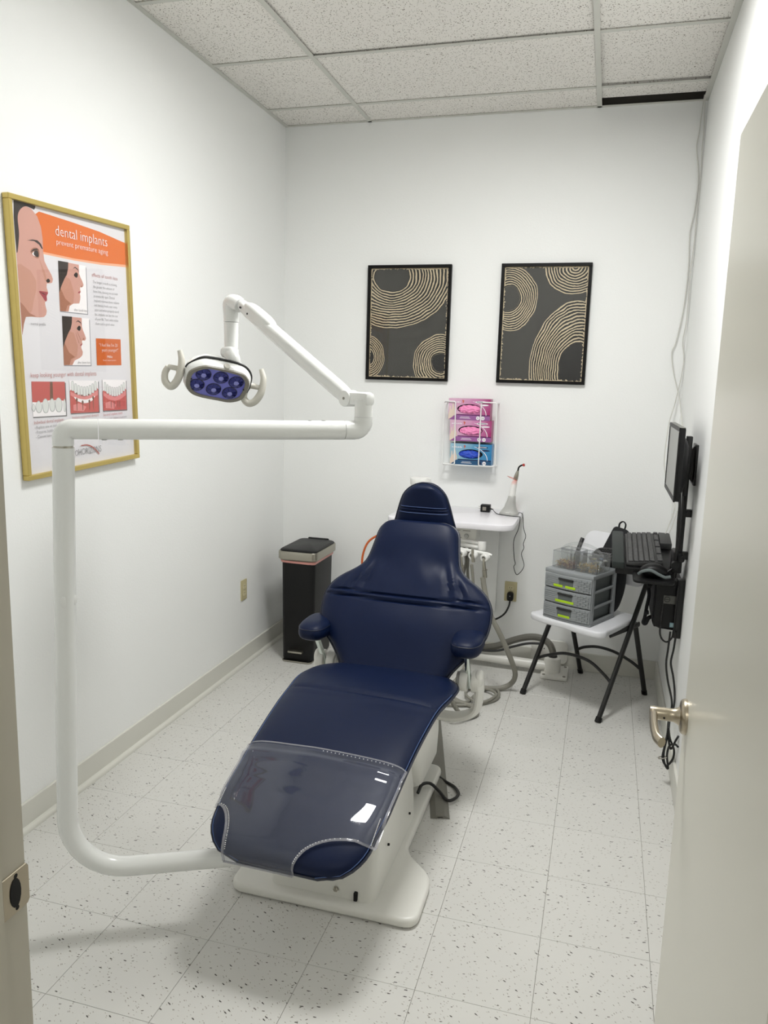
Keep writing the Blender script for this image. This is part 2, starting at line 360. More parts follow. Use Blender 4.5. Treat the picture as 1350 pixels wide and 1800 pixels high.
# suspended ceiling: deck above, T-bar grid, lay-in tiles
bm = nb(); box(bm, (XL - WT, YF - .12, 3.3), (XR + WT, YB + WT, 3.38)); ceil = struct('ceiling', bm, M['plenum'])
RX = [XL, -0.9831, 0.2361, XR]; TY = [YF, -2.2678, -1.6582, -1.0486, -0.4388, 0.1708, 0.7804, YB]
LX = -0.3735                                         # a short tee halves the bay: the light fitting is 2 x 2 ft
LIGHT_CELL = (1, 3)                                  # the tile bay that holds the ceiling light
for i, (xa, xb) in enumerate(zip(RX, RX[1:])):
    for j, (ya, yb) in enumerate(zip(TY, TY[1:])):
        xc = LX if (i, j) == LIGHT_CELL else xb
        b = nb(); m4 = None
        lift = {(1, 4): 0.006, (2, 4): 0.003, (2, 5): 0.010}.get((i, j), 0.001)
        if (i, j) == (2, 6):                          # the loose tile in the far right bay: its back edge rides up
            m4 = T3(0, ya, H) @ Matrix.Rotation(math.radians(3.5), 4, 'X') @ T3(0, -ya, -H)
        box(b, (xa + .004, ya + .004, H + lift), (xc - .004, yb - (.085 if m4 else .004), H + lift + .014), 0.001, m4, seg=1)
        o = obj('ceiling_tile', b, M['ceil'], ceil, smooth=False)
def tbar(name, a, b, wd=0.0238, mid=None):
    t = nb(); box(t, a, b, 0.0008, seg=1)
    return obj(name, t, M['grid'], ceil, smooth=False)
for x in RX[1:3]: tbar('main_runner', (x - .012, YF, H - .004), (x + .012, YB, H))
for i, (xa, xb) in enumerate(zip(RX, RX[1:])):
    for y in TY[1:-1]: tbar('cross_tee', (xa + (.012 if i else 0), y - .012, H - .0035), (xb - (.012 if i < 2 else 0), y + .012, H - .0005))
tbar('wall_angle', (XL, YF, H - .004), (XL + .022, YB, H)); tbar('wall_angle', (XR - .024, YF, H - .004), (XR, YB, H))
tbar('wall_angle', (XL + .022, YB - .020, H - .004), (XR - .024, YB, H)); tbar('wall_angle', (XL + .022, YF, H - .004), (XR - .024, YF + .022, H))
# light fitting in its bay (just above the frame) and one in the hallway
def troffer(x0, x1, y0, y1, z, label, m):
    t = thing('ceiling_light', label, 'ceiling light', ((x0 + x1) / 2, (y0 + y1) / 2, z))
    b = nb()
    for a, c in (((x0, y0), (x1, y0 + .035)), ((x0, y1 - .035), (x1, y1)), ((x0, y0 + .035), (x0 + .035, y1 - .035)), ((x1 - .035, y0 + .035), (x1, y1 - .035))):
        box(b, (a[0], a[1], z - .002), (c[0], c[1], z + .06))
    box(b, (x0, y0, z + .06), (x1, y1, z + .07))
    obj('frame', b, M['grid'], t, smooth=False)
    b = nb(); box(b, (x0 + .036, y0 + .036, z + .012), (x1 - .036, y1 - .036, z + .018)); obj('diffuser', b, m, t, smooth=False)
    return t
tbar('cross_tee', (LX - .012, TY[3] + .012, H - .0035), (LX + .012, TY[4] - .012, H - .0005))
troffer(LX + .013, RX[2] - .013, TY[3] + .013, TY[4] - .013, H + .001, 'square white ceiling light set into the tile grid over the chair', M['emit'])
la = bpy.data.lights.new('ceiling_lamp', 'AREA'); la.shape = 'RECTANGLE'; la.size = .51; la.size_y = .51; la.energy = LIGHT_P; la.spread = math.radians(174); la.color = (1, 1, .99)
lo = bpy.data.objects.new('ceiling_lamp', la); COL.objects.link(lo); lo.location = ((LX + RX[2]) / 2, (TY[3] + TY[4]) / 2, H + .006)
troffer(-0.4, 0.8, -4.3, -3.7, 2.63, 'rectangular white hallway ceiling light outside the door', M['emit2'])
# baseboards
BB = 0.105
bm = nb(); box(bm, (XL, YF, 0), (XL + .012, YB, BB), .002, seg=1); bb = struct('baseboard_left', bm, M['base'])
prof = [(0, 0), (.016, 0), (.016, .008), (.012, .015), (.005, .019), (0, .020)]
bm = nb(); prism(bm, prof, YF, YB, Matrix(((1, 0, 0, XL + .012), (0, 0, 1, 0), (0, 1, 0, 0), (0, 0, 0, 1)))); obj('shoe_moulding', bm, M['base'], bb)
bm = nb(); box(bm, (XL + .012, YB - .012, 0), (XR, YB, BB), .002, seg=1); struct('baseboard_back', bm, M['base'])
bm = nb(); box(bm, (XR - .012, YF, 0), (XR, YB - .012, BB), .002, seg=1); struct('baseboard_right', bm, M['base'])
# door frame: jambs with stops, casing on the room side, strike plate
bm = nb(); box(bm, (DX0 - .02, YF - .13, 0), (DX0, YF + .002, DH + .02), .002, seg=1); box(bm, (DX0, YF - .13, 0), (DX0 + .012, YF - .048, DH), .002, seg=1)
jl = struct('trim_1', bm, M['jamb'])
bm = nb(); prism(bm, [(-.036, -.027), (.004, -.027), (.008, -.022), (.008, .022), (.004, .027), (-.036, .027)], 0, .0022, Matrix(((0, 0, 1, DX0), (1, 0, 0, YF - .004), (0, 1, 0, .977), (0, 0, 0, 1))), .0008, 1)
sp = obj('strike_plate', bm, M['nickel'], jl)
bm = nb(); prism(bm, [(-.012 + .009 * math.cos(a * PI / 8), .019 * math.sin(a * PI / 8)) for a in range(16)], .0018, .0030, Matrix(((0, 0, 1, DX0), (1, 0, 0, YF - .008), (0, 1, 0, .977), (0, 0, 0, 1))))
obj('latch_hole', bm, M['hole'], sp)
for dz in (-.021, .021):
    bm = nb(); lathe(bm, [(0, .0022), (.003, .0024), (.0034, .0018)], (DX0, YF - .018, .977 + dz), (1, 0, 0), 10, caps=False); obj('screw', bm, M['hole'], sp)
bm = nb(); box(bm, (DX1, YF - .13, 0), (DX1 + .02, YF, DH + .02), .002, seg=1); box(bm, (DX1 - .012, YF - .13, 0), (DX1, YF - .048, DH), .002, seg=1); struct('trim_2', bm, M['jamb_shade'])  # hinge-side jamb: its shade is put into a darker jamb colour
bm = nb(); box(bm, (DX0 - .02, YF - .13, DH), (DX1 + .02, YF, DH + .02), .002, seg=1); struct('trim_3', bm, M['jamb'])
bm = nb(); box(bm, (DX0 - .075, YF, 0), (DX0 - .02, YF + .012, DH + .075), .003, seg=1); box(bm, (DX0 - .02, YF, DH + .02), (DX1 + .02, YF + .012, DH + .075), .003, seg=1); box(bm, (DX1 + .02, YF, 0), (DX1 + .075, YF + .012, DH + .075), .003, seg=1)
struct('trim_4', bm, M['jamb'])
# the open door (swung into the room against the right wall)
DFX = 0.567
bm = nb(); box(bm, (DFX, -2.598, .012), (DFX + .044, -1.788, 2.030), .002, seg=1); door = struct('door_1', bm, M['door'])
hx, hy, hz = DFX, -1.822, .985
bm = nb(); lathe(bm, [(.0335, 0), (.0335, .004), (.032, .008), (.029, .0105), (.018, .0125), (.0145, .018), (.0125, .024), (.0125, .030)], (hx, hy, hz), (-1, 0, 0), 32); rose = obj('handle_rose', bm, M['nickel'], door)
bm = nb(); cyl(bm, (hx - .026, hy, hz), (hx - .066, hy, hz), .0125, 24, bev=.0015)
obj('handle_spindle', bm, M['nickel'], door)
bm = nb(); tube(bm, [(hx - .058, hy + .010, hz), (hx - .060, hy - .02, hz), (hx - .061, hy - .06, hz - .002), (hx - .058, hy - .095, hz - .006), (hx - .050, hy - .112, hz - .008)], .0095, 14, 6, flat=(.0105, .0075)); obj('handle_lever', bm, M['nickel'], door)
bm = nb(); lathe(bm, [(.0022, -.001), (.0022, .0006), (0, .0008)], (hx - .040, hy - .0122, hz - .003), (0, -1, -.2), 8); obj('set_screw_hole', bm, M['hole'], door)

# ================================================================== DENTAL CHAIR
CX, CY = -0.350, -0.60
YAW = Matrix.Translation((CX, CY, 0)) @ Matrix.Rotation(math.radians(-1.5), 4, 'Z') @ Matrix.Translation((-CX, -CY, 0))
def interp(tab, x):
    """smooth (Catmull-Rom) look-up in a table of (x, y)"""
    n = len(tab)
    if x <= tab[0][0]: return tab[0][1]
    if x >= tab[-1][0]: return tab[-1][1]
    i = max(k for k in range(n) if tab[k][0] <= x); i = min(i, n - 2)
    (x1, y1), (x2, y2) = tab[i], tab[i + 1]
    m1 = (y2 - tab[i - 1][1]) / (x2 - tab[i - 1][0]) if i > 0 else (y2 - y1) / (x2 - x1)
    m2 = (tab[i + 2][1] - y1) / (tab[i + 2][0] - x1) if i + 2 < n else (y2 - y1) / (x2 - x1)
    h = x2 - x1; t = (x - x1) / h
    return (2 * t ** 3 - 3 * t * t + 1) * y1 + (t ** 3 - 2 * t * t + t) * h * m1 + (-2 * t ** 3 + 3 * t * t) * y2 + (t ** 3 - t * t) * h * m2
class Cushion:
    """upholstered pad: a side profile (y, z) with half widths along it, crowned on both faces"""
    def __init__(self, path, hw, top, bot, rend=(0.04, 0.04), cx=CX, k=5.0, grooves=(), disp=None):
        self.P = smooth_pts([(0, y, z) for y, z in path], 10); self.S = [0.0]
        for a, b in zip(self.P, self.P[1:]): self.S.append(self.S[-1] + (b - a).length)
        self.L = self.S[-1]; self.hw = hw; self.top = top; self.bot = bot; self.rend = rend; self.cx = cx; self.k = k; self.grooves = grooves; self.disp = disp
    def at(self, s):
        s = max(0.0, min(self.L, s)); i = 0
        while i < len(self.S) - 2 and self.S[i + 1] < s: i += 1
        f = (s - self.S[i]) / max(1e-9, self.S[i + 1] - self.S[i])
        p = self.P[i].lerp(self.P[i + 1], f)
        a = self.P[max(0, i - 1)]; b = self.P[min(len(self.P) - 1, i + 2)]; d = (b - a).normalized()
        return p, Vector((0, -d.z, d.y)) if False else Vector((0, d.z, -d.y))
    def hgt(self, u, s):
        e = 1.0
        for r, dd in ((self.rend[0], s), (self.rend[1], self.L - s)):
            q = min(1.0, max(0.0, dd / r)); e *= math.sqrt(max(0.0, 1 - (1 - q) ** 2))
        return e * max(0.0, 1 - abs(u) ** self.k) ** (1 / 2.2)
    def point(self, u, s, side=1, lift=0.0, x=None):
        p, n = self.at(s); h = self.hgt(u, s)
        z = h * (self.top if side > 0 else -self.bot)
        if side > 0:
            for g in self.grooves: z -= h * g[1] * math.exp(-((s - g[0](u) if callable(g[0]) else s - g[0]) / g[2]) ** 2)
            if self.disp: z += h * self.disp(u, s)
        q = Vector((self.cx + (u * self.hw(s) if x is None else x), p.y, p.z)) + n * (z + lift)
        return YAW @ q
    def mesh(self, ns=70, nu=36):
        bm = nb(); us = [math.sin(PI / 2 * (-1 + 2 * j / nu)) for j in range(nu + 1)]
        ss = [self.L * (0.5 - 0.5 * math.cos(PI * i / ns)) * 0.35 + self.L * i / ns * 0.65 for i in range(ns + 1)]
        G = {}
        for side in (1, -1):
            for i, s in enumerate(ss):
                for j, u in enumerate(us):
                    G[side, i, j] = bm.verts.new(self.point(u, s, side))
            for i in range(ns):
                for j in range(nu):
                    bm.faces.new((G[side, i, j], G[side, i, j + 1], G[side, i + 1, j + 1], G[side, i + 1, j]))
        bmesh.ops.remove_doubles(bm, verts=bm.verts, dist=0.0003)
        return bm
    def rim(self, n=50, lift=0.0, grow=0.002, ends=(True, True)):
        out = []
        for i in range(n + 1):
            s = self.L * i / n; out.append(self.point(1, s, 1, lift, self.hw(s) + grow))
        if ends[1]:
            w_ = self.hw(self.L); out += [self.point(0, self.L, 1, lift, w_ * t) for t in (.7, .35, 0, -.35, -.7)]
        for i in range(n, -1, -1):
            s = self.L * i / n; out.append(self.point(-1, s, 1, lift, -self.hw(s) - grow))
        return out
chair = thing('dental_chair', 'navy blue leather dental chair reclined on a white base in the middle of the room', 'dental chair', (CX, -0.95, 0))
# --- base plate, shroud and lift column
bm = nb()
ol = [(-.655, -1.312), (-.048, -1.312), (-.050, -1.085), (-.165, -.972), (-.165, -.35), (-.540, -.35), (-.540, -.972), (-.655, -1.085)]
def fillet(pts, r, n=6):
    out = []
    for i, p in enumerate(pts):
        p = Vector((*p, 0)); a = (Vector((*pts[i - 1], 0)) - p); b_ = (Vector((*pts[(i + 1) % len(pts)], 0)) - p)
        a, b_ = a.normalized() * min(r, a.length * .45), b_.normalized() * min(r, b_.length * .45)
        for k in range(n + 1):
            t_ = k / n; q = (p + a) * (1 - t_) ** 2 + p * 2 * t_ * (1 - t_) + (p + b_) * t_ ** 2; out.append((q.x, q.y))
    return out
oo = fillet(ol, .05)
prism(bm, oo, .001, .034, None, .012, 3)
obj('base_plate', bm, M['cwhite'], chair)
def loft(bm, secs, caps=True):
    """secs: list of (z, outline) with equal counts"""
    rings = [[bm.verts.new((x, y, z)) for x, y in o] for z, o in secs]
    for A, B in zip(rings, rings[1:]):
        n = len(A)
        for k in range(n): bm.faces.new((A[k], A[(k + 1) % n], B[(k + 1) % n], B[k]))
    if caps: bm.faces.new(rings[0][::-1]); bm.faces.new(rings[-1])
bm = nb()
loft(bm, [(z, [(x + CX - .01, y + yc) for x, y in rrect(w_, d_, r_, 6)]) for z, w_, d_, yc, r_ in
          ((.034, .345, .53, -1.010, .03), (.06, .343, .525, -1.008, .03), (.16, .335, .505, -.998, .035), (.26, .32, .46, -.985, .05), (.34, .30, .40, -.965, .06), (.365, .27, .35, -.96, .06))])
shroud = obj('base_shroud', bm, M['cwhite'], chair)
bm = nb(); box(bm, (-.253, -1.281, .034), (-.241, -1.260, .062), .003); obj('shroud_slot', bm, M['hole'], shroud)
bm = nb(); lathe(bm, [(.0085, 0), (.0085, .005), (.006, .008), (0, .008)], (-.312, -1.272, .058), (0, -1, .05), 6); obj('hex_bolt', bm, M['steel'], shroud)
for px, py, pz in ((-.186, -1.13, .145), (-.183, -.86, .10)):
    bm = nb(); lathe(bm, [(0, .002), (.004, .002), (.0045, -.004)], (px + .001, py, pz), (1, 0, .06), 8, caps=False); obj('screw', bm, M['hole'], shroud)
bm = nb()
loft(bm, [(z, [(x + CX, y + yc) for x, y in rrect(w_, d_, r_, 6)]) for z, w_, d_, yc, r_ in
          ((.080, .27, .34, -.50, .06), (.095, .32, .38, -.50, .07), (.20, .335, .42, -.54, .07), (.33, .335, .50, -.60, .07), (.42, .32, .56, -.66, .06))])
obj('lift_column', bm, M['cwhite'], chair)
bm = nb(); cyl(bm, (CX, -.50, .03), (CX, -.50, .10), .07, 24); obj('column_foot', bm, M['cwhite'], chair)
# seat pan under the upholstery
bm = nb()
for y0, y1, z0, z1, hw_ in ((-1.02, -.52, .405, .47, .215), (-1.30, -1.0, .375, .445, .19), (-1.46, -1.28, .32, .39, .16)): box(bm, (CX - hw_, y0, z0), (CX + hw_, y1, z1), .025, YAW)
obj('seat_pan', bm, M['cwhite'], chair)
# --- seat and leg rest
SEATP = [(-.50, .452), (-.62, .484), (-.74, .503), (-.85, .509), (-.95, .504), (-1.05, .489), (-1.15, .468), (-1.25, .441), (-1.35, .411), (-1.44, .381), (-1.53, .338), (-1.575, .302)]
def seat_hw(s):
    L = seatC.L if seatC else 1.12
    h = interp([(0, .245), (.06, .262), (.16, .286), (.28, .288), (.40, .274), (.52, .266), (.66, .258), (.80, .252), (.92, .247), (1.0, .235)], s)
    d = L - s
    if d < .12: h = min(h, h - .12 + math.sqrt(max(0, .12 ** 2 - (.12 - d) ** 2)))
    return max(.02, h)
seatC = None
seatC = Cushion(SEATP, seat_hw, .036, .034, (.05, .045), k=9, grooves=((.415, .007, .006), (.435, -.004, .014)), disp=lambda u, s: -.009 * u * u)
seat = obj('seat', seatC.mesh(90, 40), M['leather'], chair)
bm = nb(); tube(bm, seatC.rim(60, .004, .0015), .0042, 6, 0); obj('piping', bm, M['pipe'], seat)
bm = nb()
st = [seatC.point(1, seatC.L * i / 60, 1, .0125, seatC.hw(seatC.L * i / 60) - .0035) for i in range(14, 61)]
tube(bm, st, .0011, 4, 0); tube(bm, [seatC.point(-1, seatC.L * i / 60, 1, .0125, -seatC.hw(seatC.L * i / 60) + .0035) for i in range(14, 61)], .0011, 4, 0)
obj('stitching', bm, M['thread'], seat)
# --- back rest
BP0, BD = Vector((0, -.536, .462)), Vector((0, .346, .509)).normalized()
BHW = [(-.10, .17), (-.03, .195), (.0, .208), (.04, .226), (.09, .262), (.14, .306), (.19, .336), (.24, .347), (.30, .347), (.34, .334), (.37, .312), (.395, .284), (.418, .25), (.445, .216), (.475, .196), (.52, .185), (.57, .177), (.61, .170), (.635, .158), (.652, .136), (.662, .105)]
def back_disp(u, s):
    v = s - .10; x = abs(u) * back_hw(s); d = 0.0
    sl = lambda x0, k, w_: math.exp(-((x - x0 - (v - .38) * k) / w_) ** 2)
    wv = math.exp(-((v - .385) / .060) ** 2)
    d -= .009 * wv * sl(.168, -.25, .013); d += .006 * wv * sl(.192, -.30, .012)
    d -= .007 * math.exp(-((v - .365) / .045) ** 2) * sl(.214, -.45, .010); d += .004 * math.exp(-((v - .36) / .045) ** 2) * sl(.238, -.5, .012)
    d += .008 * math.exp(-((v - .58) / .06) ** 2) * math.exp(-(x / .15) ** 2)
    d -= .010 * math.exp(-((v - .47) / .05) ** 2) * math.exp(-((x - .12) / .05) ** 2)
    d += .004 * mnoise.noise(Vector((u * 4, s * 9, 3.1))) * math.exp(-((v - .36) / .12) ** 2)
    d += .014 * math.exp(-((v - .19) / .10) ** 2) * (1 - u * u)
    return d
def back_hw(s): return interp(BHW, s - .10)
bp = [tuple((BP0 + BD * v - Vector((0, -BD.z, BD.y)) * (-.0))[1:]) for v in (-.10, .05, .2, .35, .5, .662)]
seam = lambda o: (lambda u: .10 + .302 + .012 * u * u + o)
backC = Cushion(bp, back_hw, .044, .045, (.05, .028), k=7, grooves=((seam(-.013), .009, .0042), (seam(.013), .009, .0042), (seam(0), -.004, .008)), disp=back_disp)
backC.at_old = backC.at
def flip_at(self):
    def g(s):
        p, n = self.at_old(s); return p, -n
    return g
def front_normal(c):
    """make the pad's front face look towards -y (the sitter)"""
    old = c.at
    def g(s):
        p, n = old(s)
        return (p, n if n.y < 0 else -n)
    c.at = g
front_normal(backC)
back = obj('backrest', backC.mesh(130, 64), M['leather'], chair)
bm = nb(); tube(bm, backC.rim(70, .002, .002), .0050, 6, 0); obj('piping', bm, M['pipe'], back)
# back shell (hard cover behind the upholstery)
bm = nb()
shell = Cushion([(p[0] + .030, p[1] - .020) for p in bp], lambda s: max(.05, back_hw(s) - .03), .03, .045, (.06, .06), k=7); front_normal(shell)
obj('back_shell', shell.mesh(50, 20), M['cwhite'], chair)
# --- head rest
HHW = [(-.035, .140), (.0, .137), (.04, .126), (.08, .115), (.11, .106), (.139, .095), (.158, .082), (.176, .062), (.190, .036), (.1965, .012)]
HP0, HD = Vector((0, -.118, .982)), Vector((0, -.020, .19)).normalized()
hp = [tuple((HP0 + HD * v)[1:]) for v in (-.035, .04, .10, .15, .1965)]
headC = Cushion(hp, lambda s: interp(HHW, s - .035), .042, .035, (.03, .022), cx=CX + .006, k=5, grooves=((.035 + .079, .006, .004), (.035 + .091, .006, .004), (.035 + .085, -.002, .010)))
front_normal(headC)
head = obj('headrest', headC.mesh(90, 36), M['leather'], chair)
bm = nb(); tube(bm, headC.rim(60, .012, -.001), .0036, 6, 0); obj('piping', bm, M['pipe'], head)
bm = nb()
for o in (.072, .098): tube(bm, [headC.point(u, .035 + o, 1, .0004) for u in [-.9 + 1.8 * i / 24 for i in range(25)]], .0009, 4, 0)
obj('stitching', bm, M['thread'], head)
bm = nb(); box(bm, (CX - .05, -.075, .80), (CX + .05, -.055, 1.10), .006, Matrix.Identity(4)); obj('headrest_slide', bm, M['steel'], chair)
# --- arm rests with their yokes
def superell(bm, c, h, e=3.0, nu=28, nv=16, mtx=None):
    def sg(v, p): return math.copysign(abs(v) ** p, v)
    p = 2 / e; vs = []
    t = bmesh.new()
    for i in range(nv + 1):
        la = -PI / 2 + PI * i / nv; row = []
        for j in range(nu):
            lo = 2 * PI * j / nu
            row.append(t.verts.new((c[0] + h[0] * sg(math.cos(la), p) * sg(math.cos(lo), p), c[1] + h[1] * sg(math.cos(la), p) * sg(math.sin(lo), p), c[2] + h[2] * sg(math.sin(la), p))))
        vs.append(row)
    for i in range(nv):
        for j in range(nu): t.faces.new((vs[i][j], vs[i][(j + 1) % nu], vs[i + 1][(j + 1) % nu], vs[i + 1][j]))
    bmesh.ops.remove_doubles(t, verts=t.verts, dist=0.0004)
    merge(bm, t, mtx)
def armrest(sx, hubx, px, py, pz, hy, hz):
    bm = nb(); superell(bm, (px, py, pz), (.060, .112, .040), 2.9); pad = obj('arm_pad', bm, M['leather'], chair)
    bm = nb(); tube(bm, [(px + .0575 * math.copysign(abs(math.cos(a)) ** .68, math.cos(a)), py + .108 * math.copysign(abs(math.sin(a)) ** .68, math.sin(a)), pz + .016) for a in [2 * PI * k / 40 for k in range(40)]], .0022, 6, 0, closed=True)
    obj('piping', bm, M['pipe'], pad)
    bm = nb(); tube(bm, [(CX + sx * .15, hy + .02, .300), (CX + sx * .25, hy + .01, .305), (hubx + sx * .020, hy, .345), (hubx + sx * .034, hy, .42), (hubx + sx * .032, hy, hz), (hubx + sx * .031, hy, hz + .022)], .03, 14, 8, flat=(.018, .034)); superell(bm, (hubx + sx * .031, hy, hz + .012), (.0185, .036, .036), 2.4)
    obj('arm_yoke', bm, M['cwhite'], chair)
    bm = nb(); cyl(bm, (hubx + sx * .036, hy, hz), (hubx + sx * .004, hy, hz), .042, 28, bev=.005); obj('hub', bm, M['cwhite'], chair)
    bm = nb(); cyl(bm, (hubx - sx * .010, hy, hz), (hubx - sx * .042, hy, hz), .042, 28, bev=.005); h2 = obj('hub_cap', bm, M['cwhite'], chair)
    bm = nb(); cyl(bm, (hubx - sx * .041, hy, hz), (hubx - sx * .055, hy, hz), .033, 24, bev=.005); cap = obj('hub_dial', bm, M['pgrey'], h2)
    bm = nb(); superell(bm, (hubx - sx * .0555, hy, hz), (.0035, .006, .018), 2.5, 12, 8); obj('dial_grip', bm, M['steel'], h2)
    bm = nb(); d = Vector((px - hubx, py - hy, pz - .03 - hz)); R = frame_from(d, Vector((0, 1, 0)))
    mtx = Matrix.Translation((hubx - sx * .003, hy, hz - .03)) @ R.to_4x4()
    box(bm, (-.010, -.007, 0), (.010, .007, d.length + .035), .003, mtx)
    obj('arm_bar', bm, M['chrome'], chair)
armrest(-1, -.664, -.688, -.455, .602, -.41, .448)
armrest(1, -.048, -.062, -.500, .622, -.475, .462)

# clear vinyl cover lying over the foot end
ss0 = .742
def cov_hw(s, sd):
    L = seatC.L + .004; h = interp([(0, .262), (.16, .286), (.28, .288), (.40, .274), (.52, .266), (.66, .258), (.80, .252), (.92, .247), (1.2, .240)], s) + .001
    rx, rs = (.085, .14) if sd < 0 else (.195, .11)
    if s > L - rs: h -= rx * math.sqrt(max(0.0, 1 - ((L - s) / rs) ** 2))
    return h
def cov_pt(u, s):
    w_ = cov_hw(s, u) ; x = w_ * abs(u) * (1 if u > 0 else -1)
    uu = max(-1, min(1, x / (seatC.hw(min(s, seatC.L - .03)) + .004)))
    lift = .0045 + .0025 * mnoise.noise(Vector((x * 9, s * 11, .7))) + .0009 * mnoise.noise(Vector((x * 4, s * 26, 5.2))) + .007 * (1 - uu * uu) + .006 * math.exp(-((s - ss0 - .045) / .016) ** 2) - .001
    p = seatC.point(uu, s, 1, lift, x)
    if s > seatC.L: p = p + Vector((0, -.002, -1)) * (s - seatC.L)
    return p
cv = thing('plastic_cover', 'clear vinyl foot cover stretched over the end of the navy chair', 'cover', tuple(cov_pt(0, ss0)))
bm = nb(); NU, NS = 60, 90; Lc = seatC.L + .010; G = []
for i in range(NS + 1):
    s = ss0 + (Lc - ss0) * i / NS
    G.append([bm.verts.new(cov_pt(math.sin(PI / 2 * (-1 + 2 * j / NU)), s)) for j in range(NU + 1)])
for i in range(NS):
    for j in range(NU): bm.faces.new((G[i][j], G[i][j + 1], G[i + 1][j + 1], G[i + 1][j]))
M['vinyl'] = glass_mat('clear_vinyl', (0.90, 0.91, 0.94, 1), haze=0.06, haze_col=rgb(196, 202, 222), rough=0.035, ior=1.5, bump=(9, .09, .004))
M['hem'] = glass_mat('vinyl_hem', (0.8, 0.8, 0.82, 1), haze=0.22, haze_col=rgb(215, 215, 220), rough=0.12)
obj('vinyl_sheet', bm, M['vinyl'], cv)
def hem(pts):
    b = nb(); tube(b, pts, .003, 6, 0, flat=(.0016, .0045)); obj('hem', b, M['hem'], cv)
hem([cov_pt(u, ss0) + Vector((0, 0, .001)) for u in [-1 + 2 * i / 40 for i in range(41)]])
for sd in (-1, 1): hem([cov_pt(sd, ss0 + (Lc - ss0) * i / 90) + Vector((0, 0, .001)) for i in range(91)])
hem([cov_pt(u, Lc) for u in [-1 + 2 * i / 20 for i in range(21)]])
bm = nb()
for sd in (-1, 1):
    for i in range(44, 84):
        p = cov_pt(sd * .955, ss0 + (Lc - ss0) * (i + .5) / 90) + Vector((0, 0, .0012)); box(bm, (p.x - .0012, p.y - .0012, p.z - .0006), (p.x + .0012, p.y + .0012, p.z + .0006))
for i in range(20, 38):
    p = cov_pt(-1 + 2 * i / 40, ss0 + .008) + Vector((0, 0, .0012)); box(bm, (p.x - .0012, p.y - .0012, p.z - .0006), (p.x + .0012, p.y + .0012, p.z + .0006))
so = obj('hem_stitches', bm, M['pwhite'], cv, smooth=False); so['kind'] = 'stuff'

# ================================================================== DENTAL LIGHT on its post
lt = thing('dental_light', 'white dental light with six violet lenses on a jointed post left of the chair', 'dental light', (-.985, -1.62, 0))
PT, PB = Vector((-.954, -1.621, 1.405)), Vector((-.990, -1.622, .36))
bm = nb(); dirx = Vector((.27, .137, 0)).normalized()
pts = [PT, PB] + [Vector((-.990, -1.622, .2)) + Vector((0, 0, 1)) * (.16 - .16 * math.sin(a)) + dirx * (.16 - .16 * math.cos(a)) for a in [PI / 2 * k / 8 for k in range(1, 9)]] + [Vector((-.990, -1.622, .2)) + dirx * .66]
tube(bm, pts, .0275, 24, 0)
post = obj('post', bm, M['lamp'], lt)
AZ = 1.452
bm = nb(); A0 = Vector((PT.x, PT.y, AZ)); A1 = Vector((-.297, -1.146, AZ)); ad = (A1 - A0).normalized()
tube(bm, [Vector((PT.x, PT.y, 1.410)), Vector((PT.x, PT.y, 1.428))] + [Vector((PT.x, PT.y, 1.428)) + Vector((0, 0, .024 * math.sin(a))) + ad * (.024 - .024 * math.cos(a)) for a in [PI / 2 * k / 6 for k in range(1, 7)]] + [A0 + ad * .085], .0265, 24, 0)
obj('elbow', bm, M['pgrey'] if False else M['lamp'], lt)
bm = nb(); cyl(bm, (PT.x, PT.y, 1.404), (PT.x, PT.y, 1.411), .0245, 24); obj('swivel_ring', bm, M['steel'], lt)
bm = nb(); tube(bm, [A0 + ad * .0865, A1 - ad * .06], .0272, 24, 0); obj('lower_arm', bm, M['lamp'], lt)
bm = nb()
tube(bm, [A1 - ad * .0585, A1 - ad * .028] + [A1 - ad * .028 + ad * .028 * math.sin(a) + Vector((0, 0, .028 - .028 * math.cos(a))) for a in [PI / 2 * k / 6 for k in range(1, 7)]] + [A1 + Vector((0, 0, .038))], .0272, 24, 0)
obj('arm_end_elbow', bm, M['lamp'], lt)
bm = nb(); 
for o in (.02, .06): cyl(bm, A1 - ad * (.10 + o) + Vector((0, 0, .024)), A1 - ad * (.10 + o) + Vector((0, 0, .0285)), .006, 10)
for o in (.10, .14): cyl(bm, A0 + ad * o + Vector((0, 0, -.0285)), A0 + ad * o + Vector((0, 0, -.024)), .007, 10)
obj('arm_screws', bm, M['pgrey'], lt)['kind'] = 'stuff'
bm = nb(); lathe(bm, [(0, .003), (.018, .002), (.024, -.002)], Vector((-.972, -1.6215, 1.0)) + Vector((.0245, -.010, 0)), (.92, -.4, 0), 20, caps=False); cap = obj('access_cap', bm, M['lamp'], lt)
# spring arm
K0 = A1 + Vector((0, 0, .098)); K1 = Vector((-.822, -.872, 1.836))
bm = nb(); tube(bm, [A1 + Vector((0, 0, .0385)), A1 + Vector((0, 0, .075)), A1 + Vector((0, 0, .092)) - ad * .004], [.0265, .0265, .022], 24, 0); 
fd = (K1 - K0); fh = Vector((fd.x, fd.y, 0)).normalized()
KN = fd.cross(Vector((0, 0, 1))).normalized()
box(bm, (-.03, -.019, -.02), (.062, .019, .02), .012, Matrix.Translation(K0 - Vector((0, 0, .008))) @ Matrix((fh, KN, Vector((0, 0, 1)))).transposed().to_4x4())
obj('knuckle', bm, M['lamp'], lt)
Kp = K0 + fh * .062 - Vector((0, 0, .008))
bm = nb(); cyl(bm, Kp - KN * .022, Kp + KN * .022, .024, 24, bev=.003); obj('pivot', bm, M['lamp'], lt)
for q in (1, -1): bm = nb(); cyl(bm, Kp + KN * .022 * q, Kp + KN * .0235 * q, .004, 10); obj('pivot_screw', bm, M['bezel'], lt)
